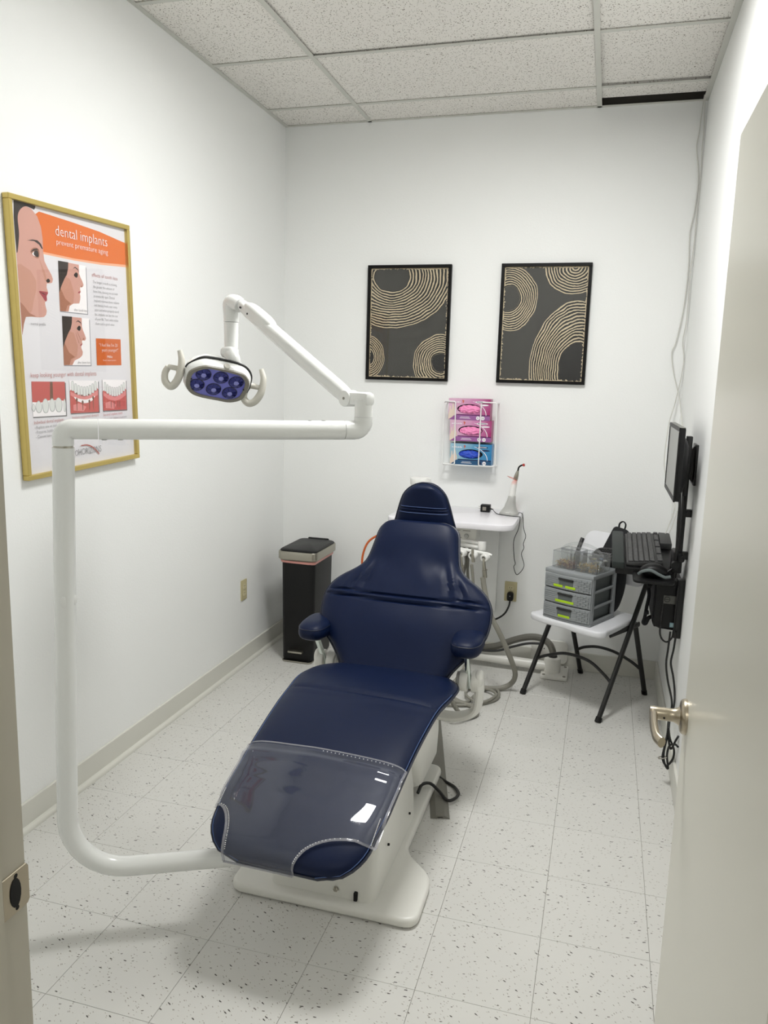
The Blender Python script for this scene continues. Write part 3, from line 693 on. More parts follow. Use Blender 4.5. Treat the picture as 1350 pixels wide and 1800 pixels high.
d = (K1 - Kp).normalized(); R = Matrix((KN, d.cross(KN).normalized() * -1, d)).transposed()
if R.determinant() < 0: R = Matrix((KN, d.cross(KN).normalized(), d)).transposed()
LA = (K1 - Kp).length
bm = nb()
def sec(w_, h_, r_): return rrect(w_, h_, r_, 5)
secs = [(0.0, sec(.034, .036, .016)), (.02, sec(.040, .046, .018)), (.05, sec(.042, .050, .019)), (LA - .20, sec(.042, .050, .019)), (LA - .06, sec(.040, .046, .018)), (LA - .01, sec(.034, .036, .015)), (LA, sec(.026, .026, .012))]
loft(bm, secs); bmesh.ops.transform(bm, matrix=Matrix.Translation(Kp) @ R.to_4x4(), verts=bm.verts)
obj('spring_arm', bm, M['lamp'], lt)
upn = R.col[1] if R.col[1].z > 0 else -R.col[1]
bm = nb()
superell(bm, (0, 0, LA - .115), (.0225, .027, .085), 3.2, 24, 16, Matrix.Translation(Kp + upn * .006) @ R.to_4x4()); obj('arm_cap', bm, M['lamp'], lt)
for q in (.030, .075):
    for sg_ in (1, -1): bm = nb(); cyl(bm, K1 - d * q + KN * .018 * sg_, K1 - d * q + KN * .0225 * sg_, .0035, 8); obj('arm_screw', bm, M['dark'], lt)
# hanging yoke
Y0 = Vector((-.868, -.850, 1.838)); Y1 = Vector((-.868, -.868, 1.664))
bm = nb(); tube(bm, [K1 + Vector((0, 0, -.006)), (K1 + Y0) / 2 + Vector((0, 0, .004)), Y0 + Vector((0, 0, .0)), Y0 + Vector((0, 0, -.035)), Y0 + Vector((0, 0, -.06))], [.024, .026, .027, .0265, .0255], 20, 6); obj('yoke_elbow', bm, M['lamp'], lt)
bm = nb(); cyl(bm, Y0 - Vector((0, 0, .062)), Y0 - Vector((0, 0, .150)), .0245, 24, .0232); obj('yoke_tube', bm, M['lamp'], lt)
bm = nb(); cyl(bm, Y0 - Vector((0, 0, .1505)), Y0 - Vector((0, 0, .178)), .0252, 24, bev=.002); obj('yoke_collar', bm, M['lamp'], lt)
# lamp head: local frame r (long axis), n (lens normal), u
HC = Vector((-.882, -.925, 1.572))
right, up, tocam = Vector((.9614, .2738, .0274)), Vector((-.0718, .1535, .9855)), Vector((.465, -.885, 0)).normalized()
n_ = (tocam * math.cos(math.radians(40)) - Vector((0, 0, 1)) * math.sin(math.radians(40))); n_ = (n_ + right * .06).normalized()
r_ = (right * math.cos(math.radians(33)) - up * math.sin(math.radians(33))); r_ = (r_ - n_ * r_.dot(n_)).normalized(); u_ = n_.cross(r_)
if u_.z < 0: u_ = -u_
HM = Matrix.Translation(HC) @ Matrix((r_, u_, n_)).transposed().to_4x4()
def head_outline(sc=1.0, grow=0.0):
    pts = [(x * 1.06, y * 1.2) for x, y in [(-.098, .000), (-.094, .026), (-.062, .050), (-.030, .055), (.045, .055), (.076, .048), (.097, .024), (.099, -.012), (.092, -.038), (.060, -.056), (.020, -.058), (-.040, -.058), (-.072, -.050), (-.092, -.030)]]
    P = smooth_pts([(x, y, 0) for x, y in pts], 4, True)
    return [(p.x * sc + math.copysign(grow, p.x) * min(1, abs(p.x) / .05), p.y * sc + math.copysign(grow, p.y) * min(1, abs(p.y) / .03)) for p in P]
bm = nb()
t = bmesh.new(); loft(t, [(0, head_outline(1.0)), (-.006, head_outline(1.035)), (-.022, head_outline(1.07)), (-.042, head_outline(1.04)), (-.066, head_outline(.93)), (-.086, head_outline(.72)), (-.095, head_outline(.35))])
merge(bm, t, HM); obj('lamp_housing', bm, M['lamp'], lt)
bm = nb(); t = bmesh.new(); loft(t, [(.0005, head_outline(1.0)), (.006, head_outline(.985)), (.006, head_outline(.86)), (.001, head_outline(.85))], caps=False); merge(bm, t, HM); bz = obj('bezel', bm, M['bezel'], lt)
for q in (-.088, .090):
    bm = nb(); t = bmesh.new(); lathe(t, [(.003, 0), (.003, .0008), (0, .001)], (q, 0, .0055), (0, 0, 1), 8); merge(bm, t, HM); obj('screw', bm, M['dark'], bz)
bm = nb(); t = bmesh.new(); prism(t, head_outline(.85), -.001, .0015); merge(bm, t, HM); lens = obj('lens_panel', bm, M['lens'], lt)
for i, (x, y) in enumerate(((-.054, .026), (.004, .028), (.058, .022), (-.064, -.022), (-.006, -.026), (.050, -.028))):
    bm = nb(); t = bmesh.new(); lathe(t, [(.0245, .0016), (.0255, .0026), (.0245, .0036), (.0225, .003)], (x, y, 0), (0, 0, 1), 24, caps=False); merge(bm, t, HM); cupo = obj('reflector', bm, M['cupd'], lt)
    bm = nb(); t = bmesh.new()
    for k in range(6):                                # faceted cup
        a0, a1 = 2 * PI * k / 6 + .1, 2 * PI * (k + .86) / 6 + .1
        vs = [t.verts.new((x + rr * math.cos(a), y + rr * math.sin(a), zz)) for rr, a, zz in ((.0235, a0, .003), (.0235, (a0 + a1) / 2, .0036), (.0235, a1, .003), (.010, a1, .0075), (.010, a0, .0075))]
        t.faces.new(vs)
    merge(bm, t, HM); obj('facets', bm, M['cup'], cupo, smooth=False)
    bm = nb(); t = bmesh.new(); lathe(t, [(.0085, .004), (.0085, .009), (.006, .0105), (0, .011)], (x, y, 0), (0, 0, 1), 16); merge(bm, t, HM); obj('led', bm, M['led'], cupo)
# black cord groove around the housing
bm = nb(); tube(bm, [HM @ Vector(p) for p in ((-.111, .022, -.022), (-.103, .036, -.026), (-.070, .066, -.032), (-.035, .074, -.034), (.02, .0735, -.036), (.052, .0725, -.036), (.085, .064, -.032), (.108, .038, -.026), (.1135, -.006, -.020), (.110, -.026, -.016))], .0042, 8, 6); obj('trim_cord', bm, M['dark'], lt)
bm = nb(); t = bmesh.new(); lathe(t, [(.012, 0), (.011, .02), (.010, .022), (0, .022)], (.012, .052, -.012), (.05, 1, .15), 18); merge(bm, t, HM); obj('sensor_knob', bm, M['lamphandle'], lt)
bm = nb(); tube(bm, [HM @ Vector((.045, .058, -.055)), HM @ Vector((.040, .066, -.060)), Y1 + Vector((.0, 0, .01))], [.022, .024, .024], 18, 4); superell(bm, tuple(Y1 + Vector((0, 0, .012))), (.027, .027, .020), 2.6, 20, 12); obj('ball_joint', bm, M['lamp'], lt)
bm = nb(); tube(bm, [Y1 + Vector((.02, -.018, .006)), Y1 + Vector((.036, -.020, -.022)), Y1 + Vector((.048, -.018, -.05))], .0042, 10, 4); obj('tension_lever', bm, M['bezel'], lt)
def handle(sx):
    """U-shaped grip on a short post at each end of the lamp head"""
    h = nb(); x0 = sx * .105
    post_a, post_b = Vector((x0, -.002, -.030)), Vector((x0 + sx * .030, -.002, -.030))
    tube(h, [HM @ post_a, HM @ post_b], .0085, 14, 0)
    c = HM @ Vector((x0 + sx * .030, -.002, -.030))
    # loop lies in the plane of image-right-ish r' and vertical
    ex = (Vector((r_.x, r_.y, 0)).normalized() * .86 + tocam * .5).normalized(); ez = Vector((0, 0, 1)); 
    P = ([(.012, .062), (.018, .03), (.012, -.012), (-.004, -.044), (-.022, -.056), (-.040, -.040), (-.040, -.012), (-.028, .008)] if sx < 0 else
         [(.022, .058), (.030, .024), (.022, -.020), (.002, -.050), (-.022, -.060), (-.040, -.044), (-.036, -.018), (-.022, .000)])
    tube(h, [c + ex * a + ez * b for a, b in P], [.008, .011, .0125, .013, .0125, .012, .011, .010], 14, 6)
    tube(h, [c + ex * P[-1][0] + ez * P[-1][1], c + ex * (P[1][0] - .004) + ez * (P[-1][1] - .006)], .0085, 12, 0)
    obj('grip_handle', h, M['lamphandle'], lt)
handle(-1); handle(1)

# ================================================================== BACK WALL: delivery unit, counter and what stands on it
du = thing('dental_delivery_unit', 'white wall mounted work counter with control box and instrument holders behind the chair', 'dental unit', (-.36, YB, .62))
CT = .893
bm = nb(); ol = [(-.690, YB - .0012), (-.690, .60)] + [(-.630 + .06 * math.cos(a), .60 + .06 * math.sin(a)) for a in [PI + PI / 2 * k / 6 for k in range(1, 7)]] + [(-.105 + .075 * math.cos(a), .615 + .075 * math.sin(a)) for a in [1.5 * PI + PI / 2 * k / 8 for k in range(9)]] + [(-.030, YB - .0012)]
prism(bm, ol, CT - .030, CT, None, .004, 2); obj('counter_top', bm, M['laminate'], du, smooth=True)
bm = nb(); box(bm, (-.50, YB - .028, .30), (-.155, YB - .0012, .855), .004); obj('wall_cover', bm, M['wall'], du)
bm = nb(); box(bm, (-.46, .63, .845), (-.24, YB - .028, CT - .030), .004); obj('support_arm', bm, M['cwhite'], du)
bm = nb(); R = Matrix(((1, 0, 0, 0), (0, 0, 1, 0), (0, 1, 0, 0), (0, 0, 0, 1)))
prism(bm, [(-.47, .772)] + [(-.470 + .03 - .03 * math.cos(a), .802 - .03 - .03 * math.sin(a) + 0) for a in []] + [(-.250 + .03 * math.cos(a), .800 + .03 * math.sin(a)) for a in [1.5 * PI + PI / 2 * k / 6 for k in range(7)]] + [(-.220, .862), (-.47, .862)], .615, .74, R, .008, 2)
cb = obj('control_box', bm, M['cwhite'], du)
for kx, c in ((-.318, 'dark'), (-.272, 'pgrey')):
    bm = nb(); lathe(bm, [(.0125, 0), (.0125, .006), (.010, .013), (0, .013)], (kx, .615, .812), (0, -1, 0), 18); obj('knob', bm, M[c], cb)
bm = nb(); mt = Matrix(((1, 0, 0, 0), (0, 0, 1, .6145), (0, 1, 0, 0), (0, 0, 0, 1)))
for x0, x1, z in ((-.330, -.306, .838), (-.292, -.252, .838), (-.306, -.296, .800)): box(bm, (x0, .6145, z), (x1, .6155, z + .003))
obj('panel_print', bm, M['bezel'], cb)['kind'] = 'stuff'
for k, hx_ in enumerate((-.345, -.318, -.292, -.262)):
    bm = nb(); tube(bm, [(hx_, .68, .775), (hx_ - .004, .70, .73), (hx_ - .02 * (k % 2), .76, .64), (hx_ - .03, .86, .52), (hx_ - .02, .98, .44)], .0075, 8, 5); obj('supply_hose', bm, M['hosedk'], du)
# swing arm and holder bar
bm = nb(); tube(bm, [(-.42, .66, .795), (-.196, .595, .783)], .014, 12, 0, flat=(.010, .012)); tube(bm, [(-.42, .66, .765), (-.196, .595, .762)], .014, 12, 0, flat=(.012, .012)); obj('swing_arm', bm, M['pwhite'], du)
bm = nb(); cyl(bm, (-.186, .595, .748), (-.186, .595, .796), .0225, 24, bev=.003); obj('arm_pivot', bm, M['pwhite'], du)
bm = nb(); tube(bm, [(-.44, .585, .752), (-.28, .575, .748), (-.145, .560, .738)], .0085, 12, 4); tube(bm, [(-.145, .560, .738), (-.128, .558, .734)], [.0075, .006], 12, 0); obj('holder_bar', bm, M['pwhite'], du)
for k, hx_ in enumerate((-.287, -.228, -.165)):
    yb_ = .556 - .008 * k; zz = .733 - .004 * k; ax = Vector((-.35, -1, -.10)).normalized()
    bm = nb(); o = Vector((hx_ + .012, yb_ + .022, zz))
    lathe(bm, [(.016, 0), (.021, .006), (.021, .034), (.018, .038), (.011, .038), (.011, .020), (0, .02)], o, ax, 22); hd = obj('instrument_holder', bm, M['pwhite'], du)
    tip = o + ax * .032
    if k == 1:
        bm = nb(); tube(bm, [tip + Vector((.002, -.004, .036)), tip + Vector((.004, -.006, .01)), tip + Vector((.010, -.008, -.03))], [.0065, .008, .0095], 12, 4); obj('handpiece', bm, M['steel'], du)
    else:
        bm = nb(); tube(bm, [tip, tip + Vector((.002, -.006, -.03)), tip + Vector((.006, -.008, -.06))], [.007, .0085, .010], 12, 4); tube(bm, [tip + Vector((.010, -.006, -.062)), tip + Vector((.020, -.006, -.058))], .004, 8, 0); cyl(bm, tip + Vector((.006, -.008, -.06)), tip + Vector((.011, -.006, -.100)), .0115, 14, bev=.002); obj('suction_valve', bm, M['steel'], du)
def hose(name, pts, r, m, parent, sm=8, seg=10):
    b = nb(); tube(b, pts, r, seg, sm); return obj(name, b, m, parent)
hose('suction_hose', [(-.163, .520, .625), (-.150, .515, .560), (-.112, .50, .44), (-.055, .51, .33), (.000, .54, .20), (.022, .58, .11), (.002, .61, .045), (-.05, .60, .016), (-.13, .575, .014), (-.24, .55, .014)], .0135, M['hose'], du)
hose('handpiece_hose', [(-.223, .52, .685), (-.215, .525, .62), (-.205, .54, .50), (-.20, .58, .36), (-.21, .60, .22), (-.25, .58, .10), (-.30, .52, .03)], .008, M['hose'], du)
hose('saliva_hose', [(-.282, .515, .630), (-.280, .52, .57), (-.30, .55, .44), (-.33, .60, .28), (-.34, .62, .12), (-.33, .56, .02)], .009, M['hosedk'], du)
bm = nb(); tube(bm, [(-.30, .40, .030), (-.20, .36, .013), (-.16, .50, .010), (-.10, .60, .010), (-.055, .555, .010), (-.055, .46, .010), (-.12, .385, .010), (-.20, .42, .022), (-.21, .53, .024), (-.12, .545, .024), (-.06, .49, .024), (-.09, .40, .022), (-.17, .34, .012), (-.28, .30, .011)], .0072, 10, 8); tag(obj('coiled_hose', bm, M['hose']), 'thin grey hose lying coiled on the floor beside the right armrest', 'hose')
hose('foot_control_hose', [(-.24, .10, .16), (-.20, .10, .09), (-.165, .16, .025), (-.12, .24, .012), (-.15, .32, .012), (-.26, .36, .012)], .0105, M['hose'], chair)
hose('orange_tube', [(-.585, .31, .856), (-.645, .30, .848), (-.702, .30, .812), (-.730, .30, .757), (-.738, .30, .69), (-.728, .32, .60), (-.67, .40, .48)], .0055, M['rust'], chair)
# utility pipe, foot box and bent hose along the back wall
ub = thing('utility_pipe', 'white utility pipe with round riser and bent dark hose by the back wall', 'pipe', (.198, .93, 0))
bm = nb(); tube(bm, [(-.62, .945, .062), (.165, .925, .050)], .0255, 20, 0); obj('pipe', bm, M['cwhite'], ub)
bm = nb(); prism(bm, rrect(.145, .20, .012, 4, .205, .945), .001, .020, None, .004, 2); obj('foot_plate', bm, M['cwhite'], ub)
bm = nb(); lathe(bm, [(.046, .019), (.046, .085), (.044, .100), (.036, .105), (.026, .106)], (.190, .930, 0), (0, 0, 1), 28); obj('riser', bm, M['cwhite'], ub)
bm = nb(); lathe(bm, [(.026, .106), (.025, .112), (.021, .115)], (.190, .930, 0), (0, 0, 1), 22); obj('bushing', bm, M['dark'], ub)
for x, y in ((.15, .865), (.26, .865), (.26, 1.02)):
    bm = nb(); lathe(bm, [(.008, .0195), (.008, .0225), (0, .0235)], (x, y, 0), (0, 0, 1), 12, caps=False); obj('bolt', bm, M['bezel'], ub)
hose('utility_hose', [(.190, .930, .108), (.188, .932, .135), (.165, .94, .175), (.115, .95, .198), (.05, .955, .195), (-.03, .955, .168), (-.12, .95, .125), (-.21, .945, .105), (-.33, .94, .105)], .019, M['hosedk'], ub)
hose('thin_wall_hose', [(.120, .915, .178), (.05, .915, .170), (-.03, .915, .142), (-.12, .912, .108), (-.25, .91, .098)], .007, M['dark'], ub)
jb = thing('utility_cover', 'white wall plate with small holes behind the bent grey hose', 'wall plate', (.165, YB, .09))
bm = nb(); prism(bm, rrect(.205, .135, .030, 6, .165, .098), 0, .014, Matrix(((1, 0, 0, 0), (0, 0, -1, YB - .0125), (0, 1, 0, 0), (0, 0, 0, 1))), .003, 1); pl = obj('cover_plate', bm, M['cwhite'], jb)
for x, z in ((.120, .10), (.135, .112), (.105, .085)):
    bm = nb(); lathe(bm, [(.0035, 0), (0, .0008)], (x, YB - .0266, z), (0, -1, 0), 8, caps=False); obj('hole', bm, M['hole'], pl)
# outlets
def outlet(pos, rot, label, ivory=True):
    t = thing('wall_outlet', label, 'outlet', pos, rot)
    b = nb(); prism(b, rrect(.070, .115, .004, 3), 0, .006, None, .002, 2); obj('wall_plate', b, M['ivory'], t, world=False)
    for dy in (-.0195, .0195):
        b = nb(); prism(b, [(x, y) for x, y in [(math.copysign(min(abs(.0175 * math.cos(a)), .0172), math.cos(a)), dy + max(-.0135, min(.0135, .0175 * math.sin(a)))) for a in [2 * PI * k / 24 for k in range(24)]]], .005, .0072); f_ = obj('socket', b, M['ivory2'], t, world=False)
        b = nb()
        box(b, (-.0075, dy, .0070), (-.0050, dy + .008, .0075)); box(b, (.0050, dy + .0005, .0070), (.0072, dy + .0075, .0075)); lathe(b, [(.0025, .0070), (0, .0075)], (0, dy - .006, 0), (0, 0, 1), 8, caps=False)
        obj('socket_slots', b, M['hole'], f_, world=False)
    b = nb(); lathe(b, [(.003, .006), (.0025, .0072), (0, .0074)], (0, 0, 0), (0, 0, 1), 10, caps=False); obj('screw', b, M['steel'], t, world=False)
    return t
WB = Matrix(((1, 0, 0), (0, 0, -1), (0, 1, 0)))          # local z comes out of the back wall
WL = Matrix(((0, 0, 1), (1, 0, 0), (0, 1, 0)))           # out of the left wall; local x runs along +y
outlet((-.075, YB, .421), WB, 'ivory wall outlet with a black plug under the counter')
outlet((XL, .502, .430), WL, 'ivory wall outlet on the left wall near the trash can')
pg = thing('power_plug', 'black power plug and cord in the outlet under the counter', 'plug', (-.075, YB - .008, .40))
bm = nb(); superell(bm, (-.073, YB - .028, .398), (.019, .020, .026), 3.5, 20, 12); pb = obj('plug_body', bm, M['black'], pg)
bm = nb(); lathe(bm, [(.003, 0), (0, .001)], (-.073, YB - .0485, .404), (0, -1, 0), 8, caps=False); obj('indicator', bm, M['pgrey'], pb)
bm = nb(); tube(bm, [(-.073, YB - .03, .375), (-.078, YB - .035, .34), (-.10, YB - .04, .295), (-.145, YB - .05, .262), (-.20, YB - .06, .25), (-.28, YB - .07, .24)], .0052, 8, 6); obj('cord', bm, M['cable'], pg)

# canister of wipes on the counter
wc = thing('wipes_canister', 'white lidded canister of wipes on the counter behind the headrest', 'canister', (-.555, .74, CT))
bm = nb(); lathe(bm, [(.050, 0), (.052, .003), (.052, .150), (.050, .155)], (-.555, .74, CT), (0, 0, 1), 36); obj('body', bm, M['pwhite'], wc)
bm = nb(); lathe(bm, [(.0555, .156), (.0565, .158), (.0565, .186), (.054, .192), (.040, .1935), (0, .1935)], (-.555, .74, CT), (0, 0, 1), 40); ld = obj('lid', bm, M['pwhite'], wc)
bm = nb(); superell(bm, (-.535, .715, CT + .1935), (.030, .016, .004), 2.4, 20, 8); obj('flip_cap', bm, M['pwhite'], ld)
# curing light in its charging stand
cl = thing('curing_light', 'white and grey dental curing light with red shield standing on the counter', 'curing light', (-.085, .895, CT))
bm = nb(); b0 = Vector((-.092, .90, CT))
secs = [(0, .105, .085), (.010, .104, .084), (.016, .094, .076), (.040, .066, .060), (.075, .048, .050), (.100, .040, .044), (.104, .034, .038)]
loft(bm, [(CT + z + .0005, [(x + b0.x + .012 * z / .1, y + b0.y) for x, y in rrect(w_, d_, min(w_, d_) * .42, 6)]) for z, w_, d_ in secs]); obj('charging_stand', bm, M['pgrey'], cl)
bm = nb(); p = [Vector((-.083, .90, CT + .055)), Vector((-.080, .90, CT + .11)), Vector((-.073, .899, CT + .165)), Vector((-.066, .898, CT + .195))]
tube(bm, p, [.018, .019, .0165, .013], 16, 5); obj('handpiece_body', bm, M['pwhite'], cl)
bm = nb(); tube(bm, [p[3], Vector((-.061, .897, CT + .220)), Vector((-.056, .896, CT + .243))], [.0125, .011, .006], 16, 4); obj('nose_cone', bm, M['steel'], cl)
bm = nb(); tube(bm, [Vector((-.056, .896, CT + .243)), Vector((-.051, .895, CT + .262)), Vector((-.038, .892, CT + .273)), Vector((-.028, .890, CT + .275))], .0045, 10, 6); obj('light_guide', bm, M['black'], cl)
bm = nb(); cyl(bm, (-.030, .890, CT + .275), (-.021, .888, CT + .277), .0078, 14, bev=.001); obj('guide_tip', bm, M['redtip'], cl)
bm = nb(); ax = Vector((.36, .05, .93)); lathe(bm, [(.0125, 0), (.030, .0006), (.0305, .0016), (.0125, .0018)], (-.076, .894, CT + .200), ax, 28, caps=False); bmesh.ops.transform(bm, matrix=Matrix.Translation((-.006, -.006, 0)), verts=bm.verts); obj('eye_shield', bm, M['redshield'], cl)
bm = nb(); box(bm, (-.106, .8565, CT + .012), (-.086, .8585, CT + .017), .0005); obj('badge', bm, M['pwhite'], cl)
pa = thing('power_adapter', 'small black power adapter with a thin cord lying on the counter', 'power adapter', (-.225, .93, CT))
bm = nb(); box(bm, (-.252, .915, CT + .0005), (-.200, .965, CT + .040), .003); ab = obj('adapter_body', bm, M['black'], pa)
bm = nb(); box(bm, (-.240, .9142, CT + .010), (-.220, .9150, CT + .030)); obj('rating_label', bm, M['bezel'], ab, smooth=False)
bm = nb()
for dz in (.015, .026): box(bm, (-.266, .938, CT + dz), (-.252, .944, CT + dz + .002))
for nm in ('prong',):
    obj(nm, bm, M['steel'], pa)['kind'] = 'stuff'
bm = nb(); cyl(bm, (-.200, .94, CT + .018), (-.184, .935, CT + .016), .0045, 10, .003)
tube(bm, [(-.186, .935, CT + .016), (-.172, .925, CT + .004), (-.145, .868, CT + .003), (-.10, .845, CT + .003), (-.060, .835, CT + .003), (-.030, .832, CT + .003), (-.0235, .830, CT - .003), (-.028, .829, CT - .06), (-.050, .83, CT - .13), (-.043, .83, CT - .22), (-.035, .83, CT - .255), (-.042, .83, CT - .275), (-.022, .83, CT - .315), (.012, .83, CT - .265), (-.005, .83, CT - .20), (.006, .83, CT - .165), (.002, .83, CT - .14), (.012, .83, CT - .10), (-.002, .84, CT - .06), (-.010, .86, CT - .01), (-.018, .88, CT + .012), (-.032, .893, CT + .015), (-.040, .895, CT + .013)], .0020, 6, 5)
obj('cord', bm, M['cable'], pa)

# ================================================================== GLOVE BOX RACK
bw, bh, bd = .232, .1165, .082; GY = .965
rack = thing('glove_rack', 'white wire rack holding glove boxes on the back wall', 'rack', (-.345, YB, 1.143))
def wire(pts, closed=False, r=.0034):
    b = nb(); tube(b, pts, r, 8, 0, closed); obj('wire', b, M['grid_w'], rack)
zt, zb = 1.492, 1.144
for xa, xb in ((-.487, -.424), (-.281, -.197)):
    o = -.002 if xa < -.3 else .0
    wire([(x, GY - .006, z) for x, z in ((xa + .008, zt), (xb - .006, zt), (xb, zt - .006), (xb + .008, zb + .006), (xb + .002, zb), (xa + .006, zb), (xa, zb + .008), (xa, zt - .008))], True)
    for z in (zt, zb): wire([((xa if xa < -.3 else xb) - o, GY - .006, z - .004), ((xa if xa < -.3 else xb) - o, YB - .003, z - .004)])
for y in (GY, GY + .045, YB - .003): wire([(-.487, y, zb - .003), (-.190, y, zb - .003)])
for x in (-.44, -.26): wire([(x, YB - .003, zb), (x, YB - .003, zt)])
def nodes_print(name, base_col, dark, stripe):
    """the printed carton: a soft diagonal colour sweep of the print itself"""
    m = mat(name, base_col, 0.35); nt = m.node_tree; b = nt.nodes['Principled BSDF']
    tc = nt.nodes.new('ShaderNodeTexCoord'); sp_ = nt.nodes.new('ShaderNodeSeparateXYZ'); nt.links.new(tc.outputs['Object'], sp_.inputs[0])
    nz = nt.nodes.new('ShaderNodeTexNoise'); nz.inputs['Scale'].default_value = 14; nt.links.new(tc.outputs['Object'], nz.inputs['Vector'])
    ma = nt.nodes.new('ShaderNodeMath'); ma.operation = 'MULTIPLY_ADD'; ma.inputs[1].default_value = 3.6; nt.links.new(sp_.outputs[0], ma.inputs[0])
    na = nt.nodes.new('ShaderNodeMath'); na.operation = 'MULTIPLY_ADD'; na.inputs[1].default_value = .5; na.inputs[2].default_value = -.2; nt.links.new(nz.outputs['Fac'], na.inputs[0]); nt.links.new(na.outputs[0], ma.inputs[2])
    cr = nt.nodes.new('ShaderNodeValToRGB'); e = cr.color_ramp.elements; e[0].position = .15; e[0].color = stripe; e[1].position = 0.95; e[1].color = dark
    k = e.new(.5); k.color = base_col
    nt.links.new(ma.outputs[0], cr.inputs[0]); nt.links.new(cr.outputs[0], b.inputs['Base Color'])
    return m
M['box_pink'] = nodes_print('pink_carton', rgb(202, 132, 176), rgb(160, 40, 106), rgb(216, 176, 200))
M['box_blue'] = nodes_print('blue_carton', rgb(86, 150, 186), rgb(30, 120, 176), rgb(150, 188, 206))
M['band_pink'] = mat('plum_print', rgb(150, 92, 152), .4); M['band_blue'] = mat('deep_blue_print', rgb(34, 84, 124), .4)
M['plum'] = mat('dark_plum_print', rgb(92, 24, 84), .4); M['navy_p'] = mat('navy_print', rgb(16, 28, 74), .4)
M['glove_pink'] = mat('pink_glove', rgb(246, 146, 196), .5); M['glove_blue'] = mat('blue_glove', rgb(40, 78, 196), .45)
M['handskin'] = mat('printed_hand', rgb(224, 206, 190), .5); M['pw'] = mat('white_print', rgb(238, 234, 238), .5); M['accent'] = mat('orange_print', rgb(206, 96, 66), .5)
def glove_box(x0, z0, label, kind, size, cnt):
    pink = kind == 'pink'
    t = thing('glove_box', label, 'glove box', (x0, GY, z0), None, 'glove boxes in the wall rack')
    b = nb(); n = 40; ec = (bw * .50, bh * .52); ea = (bw * .29, bh * .225)
    # carton: front face with an oval opening, then the other five sides
    def ring(f): return [b.verts.new(f(2 * PI * k / n)) for k in range(n)]
    def rect(a):
        c, s = math.cos(a), math.sin(a); q = min((bw / 2) / max(1e-6, abs(c)), (bh / 2) / max(1e-6, abs(s))); return (bw / 2 + c * q, 0, bh / 2 + s * q)
    angs = sorted([2 * PI * k / n for k in range(n)] + [math.atan2(sy * bh, sx * bw) % (2 * PI) for sx in (-1, 1) for sy in (-1, 1)])
    A = [b.verts.new(rect(a)) for a in angs]; E = [b.verts.new((ec[0] + ea[0] * math.cos(a), 0, ec[1] + ea[1] * math.sin(a))) for a in angs]
    E2 = [b.verts.new((v.co.x, .012, v.co.z)) for v in E]; Bk = [b.verts.new((v.co.x, bd, v.co.z)) for v in A]
    for i in range(len(angs)):
        j = (i + 1) % len(angs)
        b.faces.new((A[i], A[j], E[j], E[i])); b.faces.new((E[i], E[j], E2[j], E2[i])).material_index = 1; b.faces.new((A[j], A[i], Bk[i], Bk[j]))
    b.faces.new(Bk); b.faces.new(E2).material_index = 1
    obj('carton', b, [M['box_pink' if pink else 'box_blue'], M['hole']], t, smooth=False, world=False)
    # crumpled gloves in the opening
    g = nb(); superell(g, (ec[0] + (0 if pink else -.010), .010, ec[1] - .003), (ea[0] * .93, .017, ea[1] * .90), 2.1, 48, 28)
    for v in g.verts:
        q = Vector((v.co.x * 55 + z0 * 9, v.co.y * 40, v.co.z * 70)); v.co += Vector((0, -1, 0)) * (.010 * abs(mnoise.noise(q)) + .006 * mnoise.noise(q * 2.1)); v.co.z += .004 * mnoise.noise(q * 1.3 + Vector((3, 0, 0)))
        v.co.y = max(-.012, min(v.co.y, .0115)) + (0 if pink else .003)
    obj('gloves', g, M['glove_pink' if pink else 'glove_blue'], t, world=False, angle=25)
    # print on the front
    mt = Matrix(((1, 0, 0, 0), (0, 0, -1, -.0004), (0, 1, 0, 0), (0, 0, 0, 1)))
    P = nb()
    def el(cx, cy, rx, ry, mi, n_=20, dz=0): flat(P, [(cx + rx * math.cos(2 * PI * k / n_), cy + ry * math.sin(2 * PI * k / n_)) for k in range(n_)], Matrix.Translation((0, -dz, 0)) @ mt, mi)
    flat(P, [(.002, .0), (bw - .001, .0), (bw - .001, .024), (.040, .026), (.012, .012)], mt, 0)                      # lower band
    flat(P, [(.045, .026), (bw - .002, .024), (bw - .002, .030), (.045, .031)], Matrix.Translation((0, -.0001, 0)) @ mt, 1)
    flat(P, [(.001, .0), (.020, .012), (.040, .030), (.040, .045), (.034, .06), (.028, .088), (.022, .090), (.020, .060), (.014, .050), (.012, .075), (.007, .074), (.006, .045), (.001, .030)], Matrix.Translation((0, -.0002, 0)) @ mt, 2)
    el(.180, .100, .032, .005, 3 if pink else 4, dz=.0002); el(.198, .083, .024, .0042, 3 if pink else 4, dz=.0002)
    el(.166, .012, .0105, .0105, 3 if pink else 4, dz=.0003); el(.193, .012, .0105, .0105, 3, dz=.0003)
    put_text(P, size, .1625 if size != 'M' else .1605, .0075, Matrix.Translation((0, -.0006, 0)) @ mt, 4 if pink else 3, height=.009)
    put_text(P, cnt, .1865, .0090, Matrix.Translation((0, -.0006, 0)) @ mt, 1, width=.013, height=.006)
    put_text(P, 'Gl  ver', .010, .093, Matrix.Translation((0, -.0006, 0)) @ mt, 3, width=.058, height=.011) if False else None
    for q, (x_, y_, w_) in enumerate(((.068, .0150, .050), (.064, .0085, .060))): flat(P, [(x_, y_), (x_ + w_, y_), (x_ + w_, y_ + .0022), (x_, y_ + .0022)], Matrix.Translation((0, -.0003, 0)) @ mt, 3)
    flat(P, [(.156, .0985), (.203, .0985), (.203, .1015), (.156, .1015)], Matrix.Translation((0, -.0005, 0)) @ mt, 4 if pink else 3)
